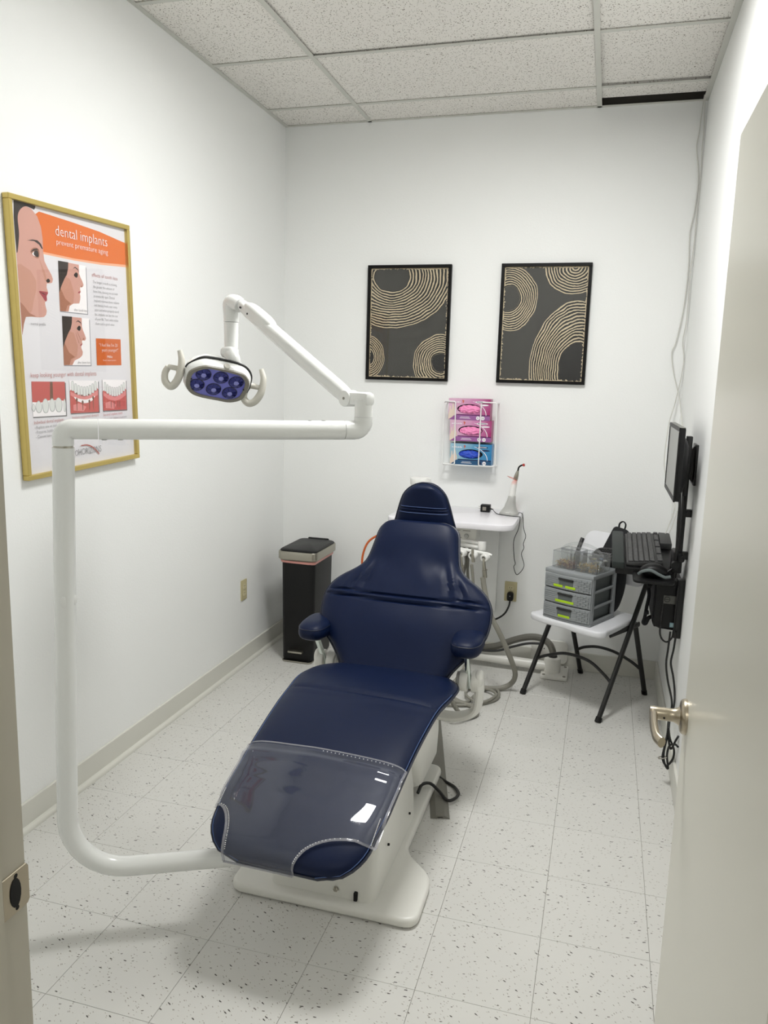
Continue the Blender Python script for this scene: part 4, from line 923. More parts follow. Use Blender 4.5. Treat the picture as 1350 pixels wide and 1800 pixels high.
    flat(P, [(.078, .092), (.083, .092), (.084, .100), (.088, .104), (.083, .106), (.078, .110), (.075, .104), (.079, .100)], Matrix.Translation((0, -.0004, 0)) @ mt, 5)
    arc = [(bw * .5 + .118 * math.cos(a) - .022, .028 + .080 * math.sin(a)) for a in [k * 1.2 / 10 for k in range(11)]]; flat(P, arc + [(x - .0035, y - .001) for x, y in arc[::-1]], Matrix.Translation((0, -.0003, 0)) @ mt, 3)
    for q in range(7): flat(P, [(.010 + q * .0085, .093), (.0155 + q * .0085, .093), (.0160 + q * .0085, .0985 + .002 * (q % 3)), (.0115 + q * .0085, .100)], Matrix.Translation((0, -.0004, 0)) @ mt, 3)
    pr_ = obj('front_print', P, [M['band_pink' if pink else 'band_blue'], M['plum' if pink else 'navy_p'], M['handskin'], M['pw'], M['navy_p'], M['accent']], t, smooth=False, world=False)
glove_box(-.463, 1.393, 'pink glove box marked S, topmost in the wall rack', 'pink', 'S', '100')
glove_box(-.451, 1.2755, 'pink glove box marked M in the middle of the wall rack', 'pink', 'M', '100')
glove_box(-.444, 1.1575 - .0125, 'blue glove box marked L at the bottom of the wall rack', 'blue', 'L', '100')

# ================================================================== PICTURES
def ring_art(name, w_, h_, arcs, dark):
    """printed abstract: brushed concentric arcs, as one procedural print in the sheet's own coordinates"""
    m = mat(name, dark, .55); nt = m.node_tree; b = nt.nodes['Principled BSDF']; L = nt.links.new
    def node(t, **k):
        n = nt.nodes.new(t)
        for a, v in k.items(): setattr(n, a, v)
        return n
    def math_(op, a, bb=None, c=None):
        n = node('ShaderNodeMath', operation=op)
        for i, v in enumerate((a, bb, c)):
            if v is None: continue
            if isinstance(v, (int, float)): n.inputs[i].default_value = v
            else: L(v, n.inputs[i])
        return n.outputs[0]
    tc = node('ShaderNodeTexCoord'); nz = node('ShaderNodeTexNoise'); nz.inputs['Scale'].default_value = 11; nz.inputs['Detail'].default_value = 3; L(tc.outputs['Object'], nz.inputs['Vector'])
    fine = node('ShaderNodeTexNoise'); fine.inputs['Scale'].default_value = 90; fine.inputs['Detail'].default_value = 3; L(tc.outputs['Object'], fine.inputs['Vector'])
    cream, ink = rgb(206, 190, 158), rgb(12, 11, 10); last = None
    for cx, cy, sx, sy, r0, r1, nl, hole in arcs:
        sub = node('ShaderNodeVectorMath', operation='SUBTRACT'); sub.inputs[1].default_value = (cx, cy, 0); L(tc.outputs['Object'], sub.inputs[0])
        mul = node('ShaderNodeVectorMath', operation='MULTIPLY'); mul.inputs[1].default_value = (1 / sx, 1 / sy, 0); L(sub.outputs[0], mul.inputs[0])
        ln = node('ShaderNodeVectorMath', operation='LENGTH'); L(mul.outputs[0], ln.inputs[0])
        d = math_('ADD', ln.outputs['Value'], math_('MULTIPLY', math_('SUBTRACT', nz.outputs['Fac'], .5), .03))
        ang = math_('MULTIPLY', math_('SUBTRACT', fine.outputs['Fac'], .5), .9)
        st = math_('ADD', math_('SINE', math_('MULTIPLY', d, 2 * PI * nl / (r1 - r0))), math_('ADD', ang, math_('MULTIPLY', math_('SUBTRACT', nz.outputs['Fac'], .55), 1.1)))
        line = math_('GREATER_THAN', st, .18)
        inr = math_('MULTIPLY', math_('GREATER_THAN', d, r0), math_('LESS_THAN', d, r1))
        hol = math_('LESS_THAN', d, r0)
        mcol = node('ShaderNodeMix', data_type='RGBA'); mcol.inputs['A'].default_value = ink; mcol.inputs['B'].default_value = cream; L(line, mcol.inputs[0])
        mx = node('ShaderNodeMix', data_type='RGBA'); L(inr, mx.inputs[0]); L(mcol.outputs['Result'], mx.inputs['B'])
        if last is None: mx.inputs['A'].default_value = dark
        else: L(last, mx.inputs['A'])
        m2 = node('ShaderNodeMix', data_type='RGBA'); L(hol, m2.inputs[0]); L(mx.outputs['Result'], m2.inputs['A']); m2.inputs['B'].default_value = hole; last = m2.outputs['Result']
    # ragged paper margin
    sp_ = node('ShaderNodeSeparateXYZ'); L(tc.outputs['Object'], sp_.inputs[0])
    ex = math_('SUBTRACT', w_ / 2, math_('ABSOLUTE', sp_.outputs[0])); ey = math_('SUBTRACT', h_ / 2, math_('ABSOLUTE', sp_.outputs[1]))
    e = math_('LESS_THAN', math_('MINIMUM', ex, ey), math_('MULTIPLY_ADD', math_('SUBTRACT', fine.outputs['Fac'], .5), .034, .0045))
    mx = node('ShaderNodeMix', data_type='RGBA'); L(e, mx.inputs[0]); L(last, mx.inputs['A']); mx.inputs['B'].default_value = cream
    L(mx.outputs['Result'], b.inputs['Base Color'])
    return m
DK = rgb(58, 57, 52); BK = rgb(16, 15, 14)
def picture(cx, cz, w_, h_, rz, label, arcs, name):
    t = thing('framed_art', label, 'picture', (cx, YB, cz), WB @ Matrix.Rotation(math.radians(rz), 3, 'Z'), 'black framed prints above the counter')
    fw, fd = .017, .024
    for a, c in (((-w_ / 2, h_ / 2 - fw), (w_ / 2, h_ / 2)), ((-w_ / 2, -h_ / 2), (w_ / 2, -h_ / 2 + fw)), ((-w_ / 2, -h_ / 2 + fw), (-w_ / 2 + fw, h_ / 2 - fw)), ((w_ / 2 - fw, -h_ / 2 + fw), (w_ / 2, h_ / 2 - fw))):
        b = nb(); box(b, (a[0], a[1], .001), (c[0], c[1], fd), .0012, seg=1); obj('frame_rail', b, M['fblack'], t, world=False)
    iw, ih = w_ - 2 * fw, h_ - 2 * fw
    b = nb(); box(b, (-iw / 2, -ih / 2, .004), (iw / 2, ih / 2, .010)); obj('art_print', b, ring_art(name, iw, ih, arcs, DK), t, smooth=False, world=False)
    b = nb(); box(b, (-iw / 2, -ih / 2, .0125), (iw / 2, ih / 2, .0145)); obj('glass_pane', b, M['glass'], t, smooth=False, world=False)
# arcs: centre x, y (from sheet centre), x and y scale, inner and outer radius, line count, hole colour
picture(-.731, 1.916, .480, .634, 0, 'black framed print of cream arcs, one large bowl at top, left of two',
        [(-.100, .255, 1, .80, .098, .355, 15, DK), (-.235, -.190, .80, 1, .042, .125, 7, BK), (.195, -.215, 1, 1, .052, .158, 9, BK)], 'arc_print_left')
picture(.019, 1.917, .474, .632, 0, 'black framed print of cream arcs, large arch at lower right, right of two',
        [(-.190, .135, .92, 1.05, .062, .165, 9, DK), (.150, .290, 1, .85, .010, .160, 10, DK), (.190, -.235, .82, 1.18, .115, .305, 14, BK)], 'arc_print_right')
# poster on the left wall (hangs slightly askew); sheet coordinates: x along the wall into the room, y up, metres from the lower outer corner
POS = thing('framed_poster', 'gold framed dental implant poster with a face profile on the left wall', 'poster', (XL, -1.155, 1.232), WL @ Matrix.Rotation(math.radians(1.9), 3, 'Z'))
PWD, PHT, fw = .651, .912, .017
for a, c in (((0, PHT - fw), (PWD, PHT)), ((0, 0), (PWD, fw)), ((0, fw), (fw, PHT - fw)), ((PWD - fw, fw), (PWD, PHT - fw))):
    b = nb(); box(b, (a[0], a[1], .001), (c[0], c[1], .026), .002, seg=1); obj('frame_rail', b, M['gold'], POS, world=False)
ca, sa = math.cos(math.radians(1.9)), math.sin(math.radians(1.9))
def PQ(p):
    a, b_ = p[0] - .003, p[1] - .001
    return (a * ca + b_ * sa, -a * sa + b_ * ca)
b = nb(); box(b, (fw, fw, .005), (PWD - fw, PHT - fw, .011)); obj('poster_sheet', b, mat('poster_paper', rgb(226, 224, 227), .5), POS, smooth=False, world=False)
SK1, SK2 = mat('print_skin_light', rgb(206, 156, 142), .5), mat('print_skin_tan', rgb(196, 144, 124), .5)
SKD = mat('print_skin_shade', rgb(166, 112, 88), .5); HR = mat('print_hair', rgb(44, 36, 32), .5); ORG = mat('print_orange', rgb(222, 112, 40), .5); RED = mat('print_red', rgb(176, 74, 58), .5)
LIP = mat('print_lip', rgb(160, 70, 78), .5); GUM = mat('print_gum', rgb(196, 92, 84), .5); GUM2 = mat('print_gum_pink', rgb(222, 140, 136), .5); TOO = mat('print_tooth', rgb(222, 224, 220), .5); TXT = mat('print_grey', rgb(110, 108, 108), .5); WHT = mat('print_white', rgb(246, 242, 242), .5); TSH = mat('print_tooth_shade', rgb(176, 178, 176), .5); METAL = mat('print_metal', rgb(120, 84, 66), .5)
_z = [0.0112]
def sheet(pts, mi, bm_, raw=False):
    _z[0] += .00002
    flat(bm_, [p if raw else PQ(p) for p in pts], T3(0, 0, _z[0]), mi)
def curve2(pts, n=4, closed=True): return [(p.x, p.y) for p in smooth_pts([(x, y, 0) for x, y in pts], n, closed)]
def clipbox(pts, x0, x1): return [(min(max(x, x0), x1), y) for x, y in pts]
# -- banner
bm = nb(); sheet([(.100, .868), (.128, .886), (.30, .884), (.45, .880), (.616, .866), (.616, .785), (.45, .770), (.30, .762), (.100, .759)], 0, bm)
sheet([(.100, .759), (.30, .762), (.45, .770), (.616, .785), (.616, .776), (.45, .762), (.30, .755), (.100, .752)], 1, bm)
obj('printed_banner', bm, [ORG, mat('print_peach', rgb(240, 176, 140), .5)], POS, smooth=False, world=False)
# -- large profile
bm = nb()
face = [(.0135, .738), (.0135, .86), (.038, .880), (.063, .890), (.090, .888), (.101, .881), (.119, .868), (.134, .838), (.140, .802), (.139, .764), (.144, .730), (.160, .708), (.176, .690), (.183, .676), (.178, .664), (.164, .660), (.151, .658), (.149, .645), (.155, .632), (.155, .627), (.148, .616), (.149, .605), (.147, .600), (.138, .596), (.139, .585), (.145, .568), (.141, .555), (.130, .546), (.110, .543), (.094, .542), (.068, .542), (.043, .539), (.032, .515), (.022, .479), (.0215, .50)]
sheet(face, 0, bm)
sheet([(.0145, .70), (.030, .705), (.075, .69), (.100, .66), (.098, .63), (.085, .60), (.075, .565), (.060, .548), (.043, .539), (.032, .515), (.023, .479), (.0215, .55)], 1, bm)
sheet([(.0200, .585), (.035, .575), (.060, .553), (.094, .544), (.068, .542), (.043, .539), (.032, .515), (.023, .479)], 2, bm)
sheet(curve2([(.118, .735), (.128, .72), (.146, .690), (.150, .668), (.142, .668), (.134, .69)], 4), 1, bm)
sheet(curve2([(.005 + .010, .738), (.028, .782), (.030, .807), (.027, .847), (.038, .872), (.063, .889), (.090, .889), (.106, .888), (.109, .907), (.06, .8925 + .014), (.0125, .895)], 3), 3, bm)
sheet(curve2([(.078, .752), (.095, .766), (.118, .765), (.121, .745), (.112, .734), (.092, .738)], 4), 2, bm)
sheet(curve2([(.086, .745), (.098, .755), (.113, .755), (.114, .742), (.098, .739)], 4), 4, bm)
sheet(curve2([(.0935, .745), (.099, .7565), (.114, .758), (.116, .741), (.104, .7385)], 4), 3, bm)
sheet([(.078, .748), (.092, .761), (.110, .766), (.119, .760), (.110, .761), (.094, .756)], 3, bm)
sheet([(.065, .784), (.091, .791), (.114, .792), (.130, .784), (.139, .769), (.133, .768), (.121, .780), (.098, .787)], 3, bm)
sheet(curve2([(.110, .628), (.131, .630), (.155, .629), (.147, .618), (.148, .604), (.140, .599), (.126, .612)], 3), 5, bm)
sheet([(.110, .628), (.131, .624), (.147, .620), (.131, .621)], 3, bm)
sheet(curve2([(.148, .667), (.159, .675), (.168, .668), (.156, .661)], 4), 3, bm)
obj('printed_profile', bm, [SK1, SK2, SKD, HR, WHT, LIP], POS, smooth=False, world=False)
# -- two small portraits
def portrait(ox, oy, older):
    bm = nb(); o = lambda L: [(x + ox, y + oy) for x, y in L]
    g = mat('print_keyline', rgb(150, 150, 156), .5)
    sheet(o([(.001, -.003), (.154, .000), (.154, .166), (.150, .169), (.150, .004), (.001, .0)]), 5, bm)
    sheet(o([(0, 0), (.150, .003), (.150, .172), (0, .169)]), 4, bm)
    if not older: prof = [(.0, 0), (.045, .002), (.053, .022), (.073, .032), (.106, .036), (.112, .050), (.114, .062), (.111, .070), (.117, .078), (.113, .088), (.116, .094), (.130, .097), (.134, .104), (.128, .116), (.118, .128), (.111, .140), (.112, .171), (.0, .169)]
    else: prof = [(.0, 0), (.046, .001), (.060, .018), (.089, .028), (.104, .038), (.107, .050), (.100, .062), (.099, .070), (.107, .078), (.104, .086), (.106, .091), (.121, .091), (.128, .099), (.122, .112), (.112, .128), (.107, .140), (.107, .171), (.0, .169)]
    sheet(o(prof), 0, bm)
    sheet(o([(.0, .0), (.045, .002), (.053, .022), (.073, .033), (.080, .07), (.060, .115), (.035, .12), (.0, .09)]), 1, bm)
    sheet(o([(.0, .0), (.030, .001), (.040, .022), (.062, .030), (.030, .045), (.010, .075), (.0, .085)]), 2, bm)
    sheet(o([(0, .169), (.054, .171), (.052, .150), (.044, .128), (.030, .112), (.012, .085), (0, .062)]), 3, bm)
    ex = .094 if not older else .090
    sheet(o(curve2([(ex - .012, .132), (ex, .142), (ex + .010, .138), (ex + .006, .126), (ex - .004, .125)], 3)), 3, bm)
    sheet(o([(ex - .018, .152), (ex - .004, .161), (ex + .010, .156), (ex + .018, .144), (ex + .009, .152), (ex - .004, .157)]), 3, bm)
    sheet(o([(.100 if not older else .092, .072), (.110 if not older else .099, .071), (.116 if not older else .105, .078), (.108 if not older else .100, .079)]), 6, bm)
    sheet(o(curve2([(.117 if not older else .108, .094), (.126 if not older else .118, .095), (.124 if not older else .116, .101)], 3)), 2, bm)
    if older:
        for q in ((.070, .115, .086, .080), (.078, .120, .096, .092)): sheet(o([(q[0], q[1]), (q[2], q[3]), (q[2] + .003, q[3]), (q[0] + .002, q[1])]), 2, bm)
    obj('printed_portrait', bm, [SK1, SK2, SKD, HR, WHT, g, LIP], POS, smooth=False, world=False)
portrait(.212, .573, False); portrait(.221, .388, True)
bm = nb(); sheet([(.408, .392), (.563, .396), (.562, .496), (.407, .491)], 0, bm); obj('printed_quote_box', bm, [mat('print_dark_orange', rgb(206, 100, 36), .5)], POS, smooth=False, world=False)
# -- three dental pictures
def tooth_pic(ox, oy, w_, h_, k):
    bm = nb(); o = lambda L: [(ox + x * w_, oy + y * h_) for x, y in L]
    sheet(o([(.01, -.03), (1.03, -.03), (1.03, .97), (.01, .97)]), 4, bm); sheet(o([(0, 0), (1, 0), (1, 1), (0, 1)]), 3, bm)
    if k == 0:
        sheet(o([(0, .42), (.25, .40), (.5, .46), (.8, .46), (1, .42), (1, 1), (0, 1)]), 0, bm); sheet(o([(.52, .46), (.62, .46), (.62, 1), (.54, 1)]), 5, bm)
        for x, b0, t0, wd in ((.03, .14, .38, .10), (.18, .10, .46, .17), (.38, .09, .52, .17), (.58, .12, .52, .16), (.78, .10, .54, .20), (.965, .10, .5, .07)):
            sheet(o(curve2([(x - wd * .55, t0 - .13), (x, t0), (x + wd * .55, t0 - .13), (x + wd * .45, b0 + .06), (x, b0), (x - wd * .45, b0 + .06)], 3)), 6, bm)
            sheet(o(curve2([(x - wd * .48, t0 - .13), (x, t0 - .02), (x + wd * .48, t0 - .13), (x + wd * .36, b0 + .08), (x, b0 + .02), (x - wd * .36, b0 + .08)], 3)), 2, bm)
    else:
        dz = .0 if k == 1 else -.06
        sheet(o([(.0, .0), (1, .0), (1, .72 + dz), (.95, .78 + dz), (.75, .62 + dz), (.5, .55 + dz), (.25, .62 + dz), (.05, .72 + dz), (0, .68 + dz)]), 0, bm)
        sheet(o([(.02, .66 + dz), (.2, .58 + dz), (.5, .48 + dz), (.8, .60 + dz), (.98, .70 + dz), (.98, .55 + dz), (.75, .42 + dz), (.5, .36 + dz), (.22, .42 + dz), (.02, .55 + dz)]), 1, bm)
        sheet(o([(.1, .08), (.45, .04), (.55, .18), (.3, .30), (.1, .25)]), 1, bm)
        for i in range(9):
            u = (i - 4) / 4; x = .5 + .40 * u; y = .58 + .17 * u * u + dz
            sheet(o(curve2([(x - .048, y - .04), (x, y - .07), (x + .048, y - .04), (x + .040, y + .20), (x, y + .23), (x - .040, y + .20)], 3)), 6, bm); sheet(o(curve2([(x - .040, y - .03), (x, y - .055), (x + .036, y - .03), (x + .030, y + .19), (x, y + .215), (x - .034, y + .19)], 3)), 2, bm)
        if k == 1:
            sheet(o(curve2([(.14, .50), (.30, .44), (.5, .41), (.7, .44), (.86, .52), (.80, .40), (.62, .31), (.45, .30), (.28, .35), (.18, .42)], 3)), 3, bm)
            for x, y in ((.22, .42), (.42, .34), (.66, .36), (.80, .47)): sheet(o(curve2([(x - .035, y), (x, y + .05), (x + .035, y), (x + .02, y - .06), (x - .02, y - .06)], 2)), 5, bm); sheet(o([(x - .012, y - .05), (x + .012, y - .05), (x + .008, .08), (x - .008, .08)]), 5, bm)
            for x, y in ((.22, .60), (.40, .54), (.64, .56)): sheet(o(curve2([(x - .03, y), (x, y + .03), (x + .03, y), (x, y - .03)], 3)), 5, bm)
        else:
            for x in (.33, .46, .62, .70): sheet(o([(x - .012, .30), (x + .014, .30), (x + .01, .08), (x - .01, .08)]), 5, bm)
    obj('printed_picture', bm, [GUM, GUM2, TOO, WHT, TXT, METAL, TSH], POS, smooth=False, world=False)
tooth_pic(.053, .212, .168, .118, 0); tooth_pic(.246, .218, .164, .117, 1); tooth_pic(.436, .222, .152, .117, 2)
# -- lettering
bm = nb()
def tx(s, p, mi, width=None, height=None, bold=0.0):
    _z[0] += .00002; q = PQ(p); put_text(bm, s, q[0], q[1], T3(0, 0, _z[0]), mi, width, height, 0, bold - .012)
tx('dental implants', (.203, .824), 0, .290, .036); tx('prevent premature aging', (.206, .795), 0, .289, .019)
obj('headline_lettering', bm, [WHT], POS, smooth=False, world=False)
bm = nb()
tx('effects of tooth loss', (.394, .713), 0, .157, .0135)
for i, s in enumerate(('The longer a tooth is missing,', 'the greater the amount of', 'bone loss, causing you to look', 'prematurely aged. Dental', 'implants maintain bone volume', 'and density levels over many', 'years and when properly cared', 'for, implants can last the rest', 'of your life. That\'s what makes', 'them such a good value.')):
    tx(s, (.398 + i * .0008, .690 - i * .0166), 1, {0: .148, 1: .130, 2: .150, 3: .128, 4: .156, 5: .142, 6: .150, 7: .142, 8: .144, 9: .118}[i], .0098)
tx('normal profile', (.062, .515), 1, .072, .010); tx('after tooth loss', (.285, .580), 1, .074, .0095); tx('after bone loss', (.294, .395), 1, .072, .0095)
tx('\u201cI feel like I\'m 20', (.424, .462), 2, .114, .0125); tx('years younger!\u201d', (.438, .444), 2, .105, .0125); tx('Millie', (.471, .421), 2, .032, .010, .01); tx('Dental implant patient', (.444, .409), 2, .082, .006)
tx('keep looking younger with dental implants', (.050, .343), 0, .350, .0165)
tx('Individual dental implants', (.055, .187), 0, .150, .0125); tx('- Replace one or more teeth', (.057, .171), 1, .150, .0105); tx('- Preserve healthy teeth', (.058, .155), 1, .128, .0105); tx('- Cannot have cavities', (.060, .139), 1, .125, .0105)
tx('Implant-supported denture', (.252, .197), 0, .154, .0115); tx('- Prevents bone loss', (.254, .182), 1, .110, .0095)
tx('Secured implant teeth', (.434, .201), 0, .124, .0105); tx('- Low cost implant treatment', (.436, .186), 1, .150, .0090)
tx('B', (.233, .062), 0, .018, .026); tx('IO', (.254, .0625), 1, .024, .021); tx('HORIZONS', (.281, .0630), 1, .134, .025)
sw = [(.296, .100), (.33, .100), (.36, .091), (.385, .075), (.402, .060)]; sheet(curve2(sw, 4, False) + [(x - .002, y - .0035) for x, y in curve2(sw, 4, False)[::-1]], 0, bm)
obj('body_lettering', bm, [RED, TXT, WHT], POS, smooth=False, world=False)
b = nb(); box(b, (fw, fw, .0195), (PWD - fw, PHT - fw, .0215)); obj('glass_pane', b, M['glass'], POS, smooth=False, world=False)

# ================================================================== TRASH CAN
bin_ = thing('trash_can', 'tall black step trash can with steel rim in the far left corner', 'trash can', (-1.215, .775, 0))
bm = nb(); loft(bm, [(z, [(x - 1.213, y + .775) for x, y in rrect(w_, d_, .03, 5)]) for z, w_, d_ in ((.012, .184, .300), (.018, .188, .306), (.585, .198, .318), (.592, .198, .318))]); obj('body', bm, M['black'], bin_)
bm = nb(); loft(bm, [(z, [(x - 1.213, y + .775) for x, y in rrect(w_, d_, .034, 6)]) for z, w_, d_ in ((.588, .200, .320), (.600, .228, .350), (.604, .232, .354), (.640, .232, .354), (.645, .228, .350))]); rim = obj('lid_rim', bm, M['steel'], bin_)
bm = nb(); loft(bm, [(z, [(x - 1.213, y + .778) for x, y in rrect(w_, d_, .034, 6)]) for z, w_, d_ in ((.6435, .222, .340), (.651, .218, .336), (.656, .205, .322))]); obj('lid', bm, M['black'], bin_)
bm = nb(); box(bm, (-1.28, .945, .600), (-1.15, .962, .661), .006); obj('hinge_cover', bm, M['black'], bin_)
bm = nb(); random.seed(2)
loft(bm, [(z, [(x - 1.213 + .002 * math.sin(i * 2.3), y + .775 + .002 * math.cos(i * 1.7)) for i, (x, y) in enumerate(rrect(w_, d_, .034, 6))]) for z, w_, d_ in ((.583, .206, .328), (.592, .212, .334))], caps=False)
for v in bm.verts:
    if v.co.z < .585: v.co.z -= .006 * abs(mnoise.noise(v.co * 22)) + .003
obj('liner_edge', bm, M['bag'], bin_)
bm = nb(); box(bm, (-1.262, .6215, .050), (-1.166, .6275, .150), .012); obj('pedal_recess', bm, M['hole'], bin_)
bm = nb(); box(bm, (-1.258, .590, .062), (-1.172, .640, .074), .004); obj('pedal', bm, M['steel'], bin_)
bm = nb(); tube(bm, [(-1.300, .70, .006), (-1.300, .625, .006), (-1.288, .612, .006), (-1.140, .612, .006), (-1.128, .625, .006), (-1.128, .70, .006)], .004, 8, 0); obj('base_wire', bm, M['steel'], bin_)
bm = nb(); box(bm, (-1.30, .63, .001), (-1.127, .92, .014), .003); obj('base', bm, M['black'], bin_)

# ================================================================== FOLDING CHAIR and what is on it
FA = math.radians(-31)
FR = Matrix.Rotation(FA, 3, 'Z')                        # local x to the sitter's left-to-right as seen from the front, local y backwards
FO = Vector((.255, .485, 0))
fc = thing('folding_chair', 'white plastic folding chair with black tube legs by the right wall', 'folding chair', FO, FR)
def FP(x, y, z): return FO + FR @ Vector((x, y, z))
HWD = .2235; SL = .595                                   # half width, lean (y per z) of the long front legs
for sx in (-1, 1):
    b = nb(); tube(b, [(sx * HWD, 0, .004), (sx * HWD * .99, SL * .40, .40), (sx * HWD * .975, SL * .775, .775)], .0125, 14, 4, flat=(.0145, .0115)); obj('front_leg', b, M['blacksat'], fc, world=False)
    b = nb(); cyl(b, (sx * HWD, 0, .0005), (sx * HWD, .012, .022), .0158, 14); obj('foot_cap', b, M['black'], fc, world=False)
    b = nb(); tube(b, [(sx * (HWD - .028), .500, .004), (sx * (HWD - .028), .335, .425)], .0115, 14, 0, flat=(.0135, .0105)); obj('rear_leg', b, M['blacksat'], fc, world=False)
    b = nb(); cyl(b, (sx * (HWD - .028), .500, .0005), (sx * (HWD - .028), .492, .022), .0148, 14); obj('foot_cap', b, M['black'], fc, world=False)
    b = nb(); tube(b, [(sx * (HWD - .012), .075, .418), (sx * (HWD - .012), .345, .420)], .010, 10, 0, flat=(.014, .007)); obj('seat_rail', b, M['blacksat'], fc, world=False)
b = nb(); tube(b, [(-HWD, SL * .17, .17), (-HWD * .75, SL * .20 - .004, .200), (-HWD * .3, SL * .235 - .006, .235), (HWD * .3, SL * .235 - .006, .235), (HWD * .75, SL * .20 - .004, .200), (HWD, SL * .17, .17)], .008, 12, 8); obj('front_stretcher', b, M['blacksat'], fc, world=False)
b = nb(); q = HWD - .028; ry = lambda z: .500 - .392 * z
tube(b, [(-q, ry(.15), .15), (-q * .7, ry(.185), .185), (-q * .25, ry(.212), .212), (q * .25, ry(.212), .212), (q * .7, ry(.185), .185), (q, ry(.15), .15)], .008, 12, 8); obj('rear_stretcher', b, M['blacksat'], fc, world=False)
b = nb(); ol = curve2([(-.205, .035), (-.212, .0), (-.185, -.032), (-.09, -.044), (.0, -.036), (.09, -.046), (.185, -.036), (.215, -.002), (.208, .04), (.196, .20), (.180, .335), (.150, .368), (0, .376), (-.150, .368), (-.180, .335), (-.196, .20)], 4)
prism(b, ol, .424, .457, None, .010, 3); bmesh.ops.transform(b, matrix=T3(.018, -.004, 0), verts=b.verts); obj('seat', b, M['chairwhite'], fc, world=False)
b = nb(); tt = bmesh.new(); prism(tt, rrect(.415, .255, .05, 6), -.012, .012, None, .006, 2)
for v in tt.verts: v.co.z += -.35 * v.co.x ** 2 + .004
ang = math.atan(SL); merge(b, tt, T3(0, .705 * SL + .004, .715) @ Matrix.Rotation(PI / 2 - ang, 4, 'X'))
obj('back_panel', b, M['chairwhite'], fc, world=False)
# three-drawer organiser on the seat
DA = math.radians(-27); DR = Matrix.Rotation(DA, 3, 'Z'); DO = Vector((.318, .568, .4578))
dr = thing('drawer_unit', 'small grey three-drawer plastic organiser standing on the folding chair', 'drawer unit', DO, DR)
W2, D2, DHT = .130, .122, .250
b = nb()
def bow(x): return -.014 * (1 - (x / W2) ** 2)
top_ol = [(x, -D2 + bow(x)) for x in [-W2 + 2 * W2 * k / 16 for k in range(17)]] + [(W2, D2), (-W2, D2)]
prism(b, top_ol, DHT - .022, DHT, None, .004, 2); obj('top_cover', b, M['drawer'], dr, world=False)
b = nb(); prism(b, [(x, y) for x, y in top_ol], .0005, .012, None, .003, 1); obj('base', b, M['drawer'], dr, world=False)
for sx in (-1, 1):
    b = nb()
    for y0, y1 in ((-D2 + .004, -D2 + .030), (D2 - .028, D2)): box(b, (sx * W2 - (.014 if sx > 0 else 0), y0, .011), (sx * W2 + (0 if sx > 0 else .014), y1, DHT - .020), .004)
    for z in (.011, .083, .158): box(b, (sx * W2 - (.012 if sx > 0 else 0), -D2 + .028, z), (sx * W2 + (0 if sx > 0 else .012), D2 - .026, z + .012), .002, seg=1)
    obj('side_frame', b, M['drawer'], dr, world=False)
b = nb(); box(b, (-W2 + .012, D2 - .010, .011), (W2 - .012, D2 - .004, DHT - .02)); obj('back_wall', b, M['drawerd'], dr, world=False)
for k, z0 in enumerate((.012, .086, .160)):
    hgt = .0695
    b = nb(); box(b, (-W2 + .020, -D2 + .020, z0 + .004), (W2 - .020, D2 - .014, z0 + hgt - .008)); dw = obj('drawer', b, M['drawerd'], dr, world=False, smooth=False)
    b = nb(); fo = [(x, -D2 + bow(x) - .004) for x in [-W2 + .004 + (2 * W2 - .008) * q / 16 for q in range(17)]]
    prism(b, fo + [(W2 - .004, -D2 + .014), (-W2 + .004, -D2 + .014)], z0 + .001, z0 + hgt, None, .002, 1)
    obj('drawer_front', b, M['drawer'], dw, world=False)
    # raised weave pattern of the front
    b = nb(); n_r, n_c = 6, 9
    for r in range(n_r):
        for c in range(n_c + 1):
            x0 = -W2 + .010 + (c - .5 * (r % 2)) * (2 * W2 - .020) / n_c; x1 = x0 + (2 * W2 - .020) / n_c - .0026
            x0, x1 = max(x0, -W2 + .010), min(x1, W2 - .010)
            if x1 - x0 < .004: continue
            z = z0 + .006 + r * (hgt - .011) / n_r; xm = (x0 + x1) / 2
            if abs(xm + .004) < .046 and z0 + .014 < z < z0 + .052: continue
            y = -D2 + bow(xm) - .0040
            box(b, (x0, y - .0022, z), (x1, y + .002, z + (hgt - .011) / n_r - .0026))
    wv = obj('weave_relief', b, M['drawer'], dw, world=False, smooth=False); wv['kind'] = 'stuff'
    b = nb(); box(b, (-.042, -D2 + bow(0) - .0052, z0 + .018), (.034, -D2 + bow(0) + .002, z0 + .052), .002); obj('grip_recess', b, M['drawerd'], dw, world=False)
    b = nb(); box(b, (-.044, -D2 + bow(0) - .0105, z0 + .046), (.036, -D2 + bow(0) + .001, z0 + .057), .003); obj('handle', b, M['handle'], dw, world=False)
    segs = ((-.070, -.020), (-.006, .048)) if k == 2 else ((-.056, .044),) if k == 1 else ((-.036, .028),)
    for x0, x1 in segs:
        b = nb(); box(b, (x0, -D2 + bow(0) - .0064, z0 + .010), (x1, -D2 + bow(0) - .003, z0 + .022), .001, seg=1); obj('tape_label', b, M['lime'], dw, world=False)
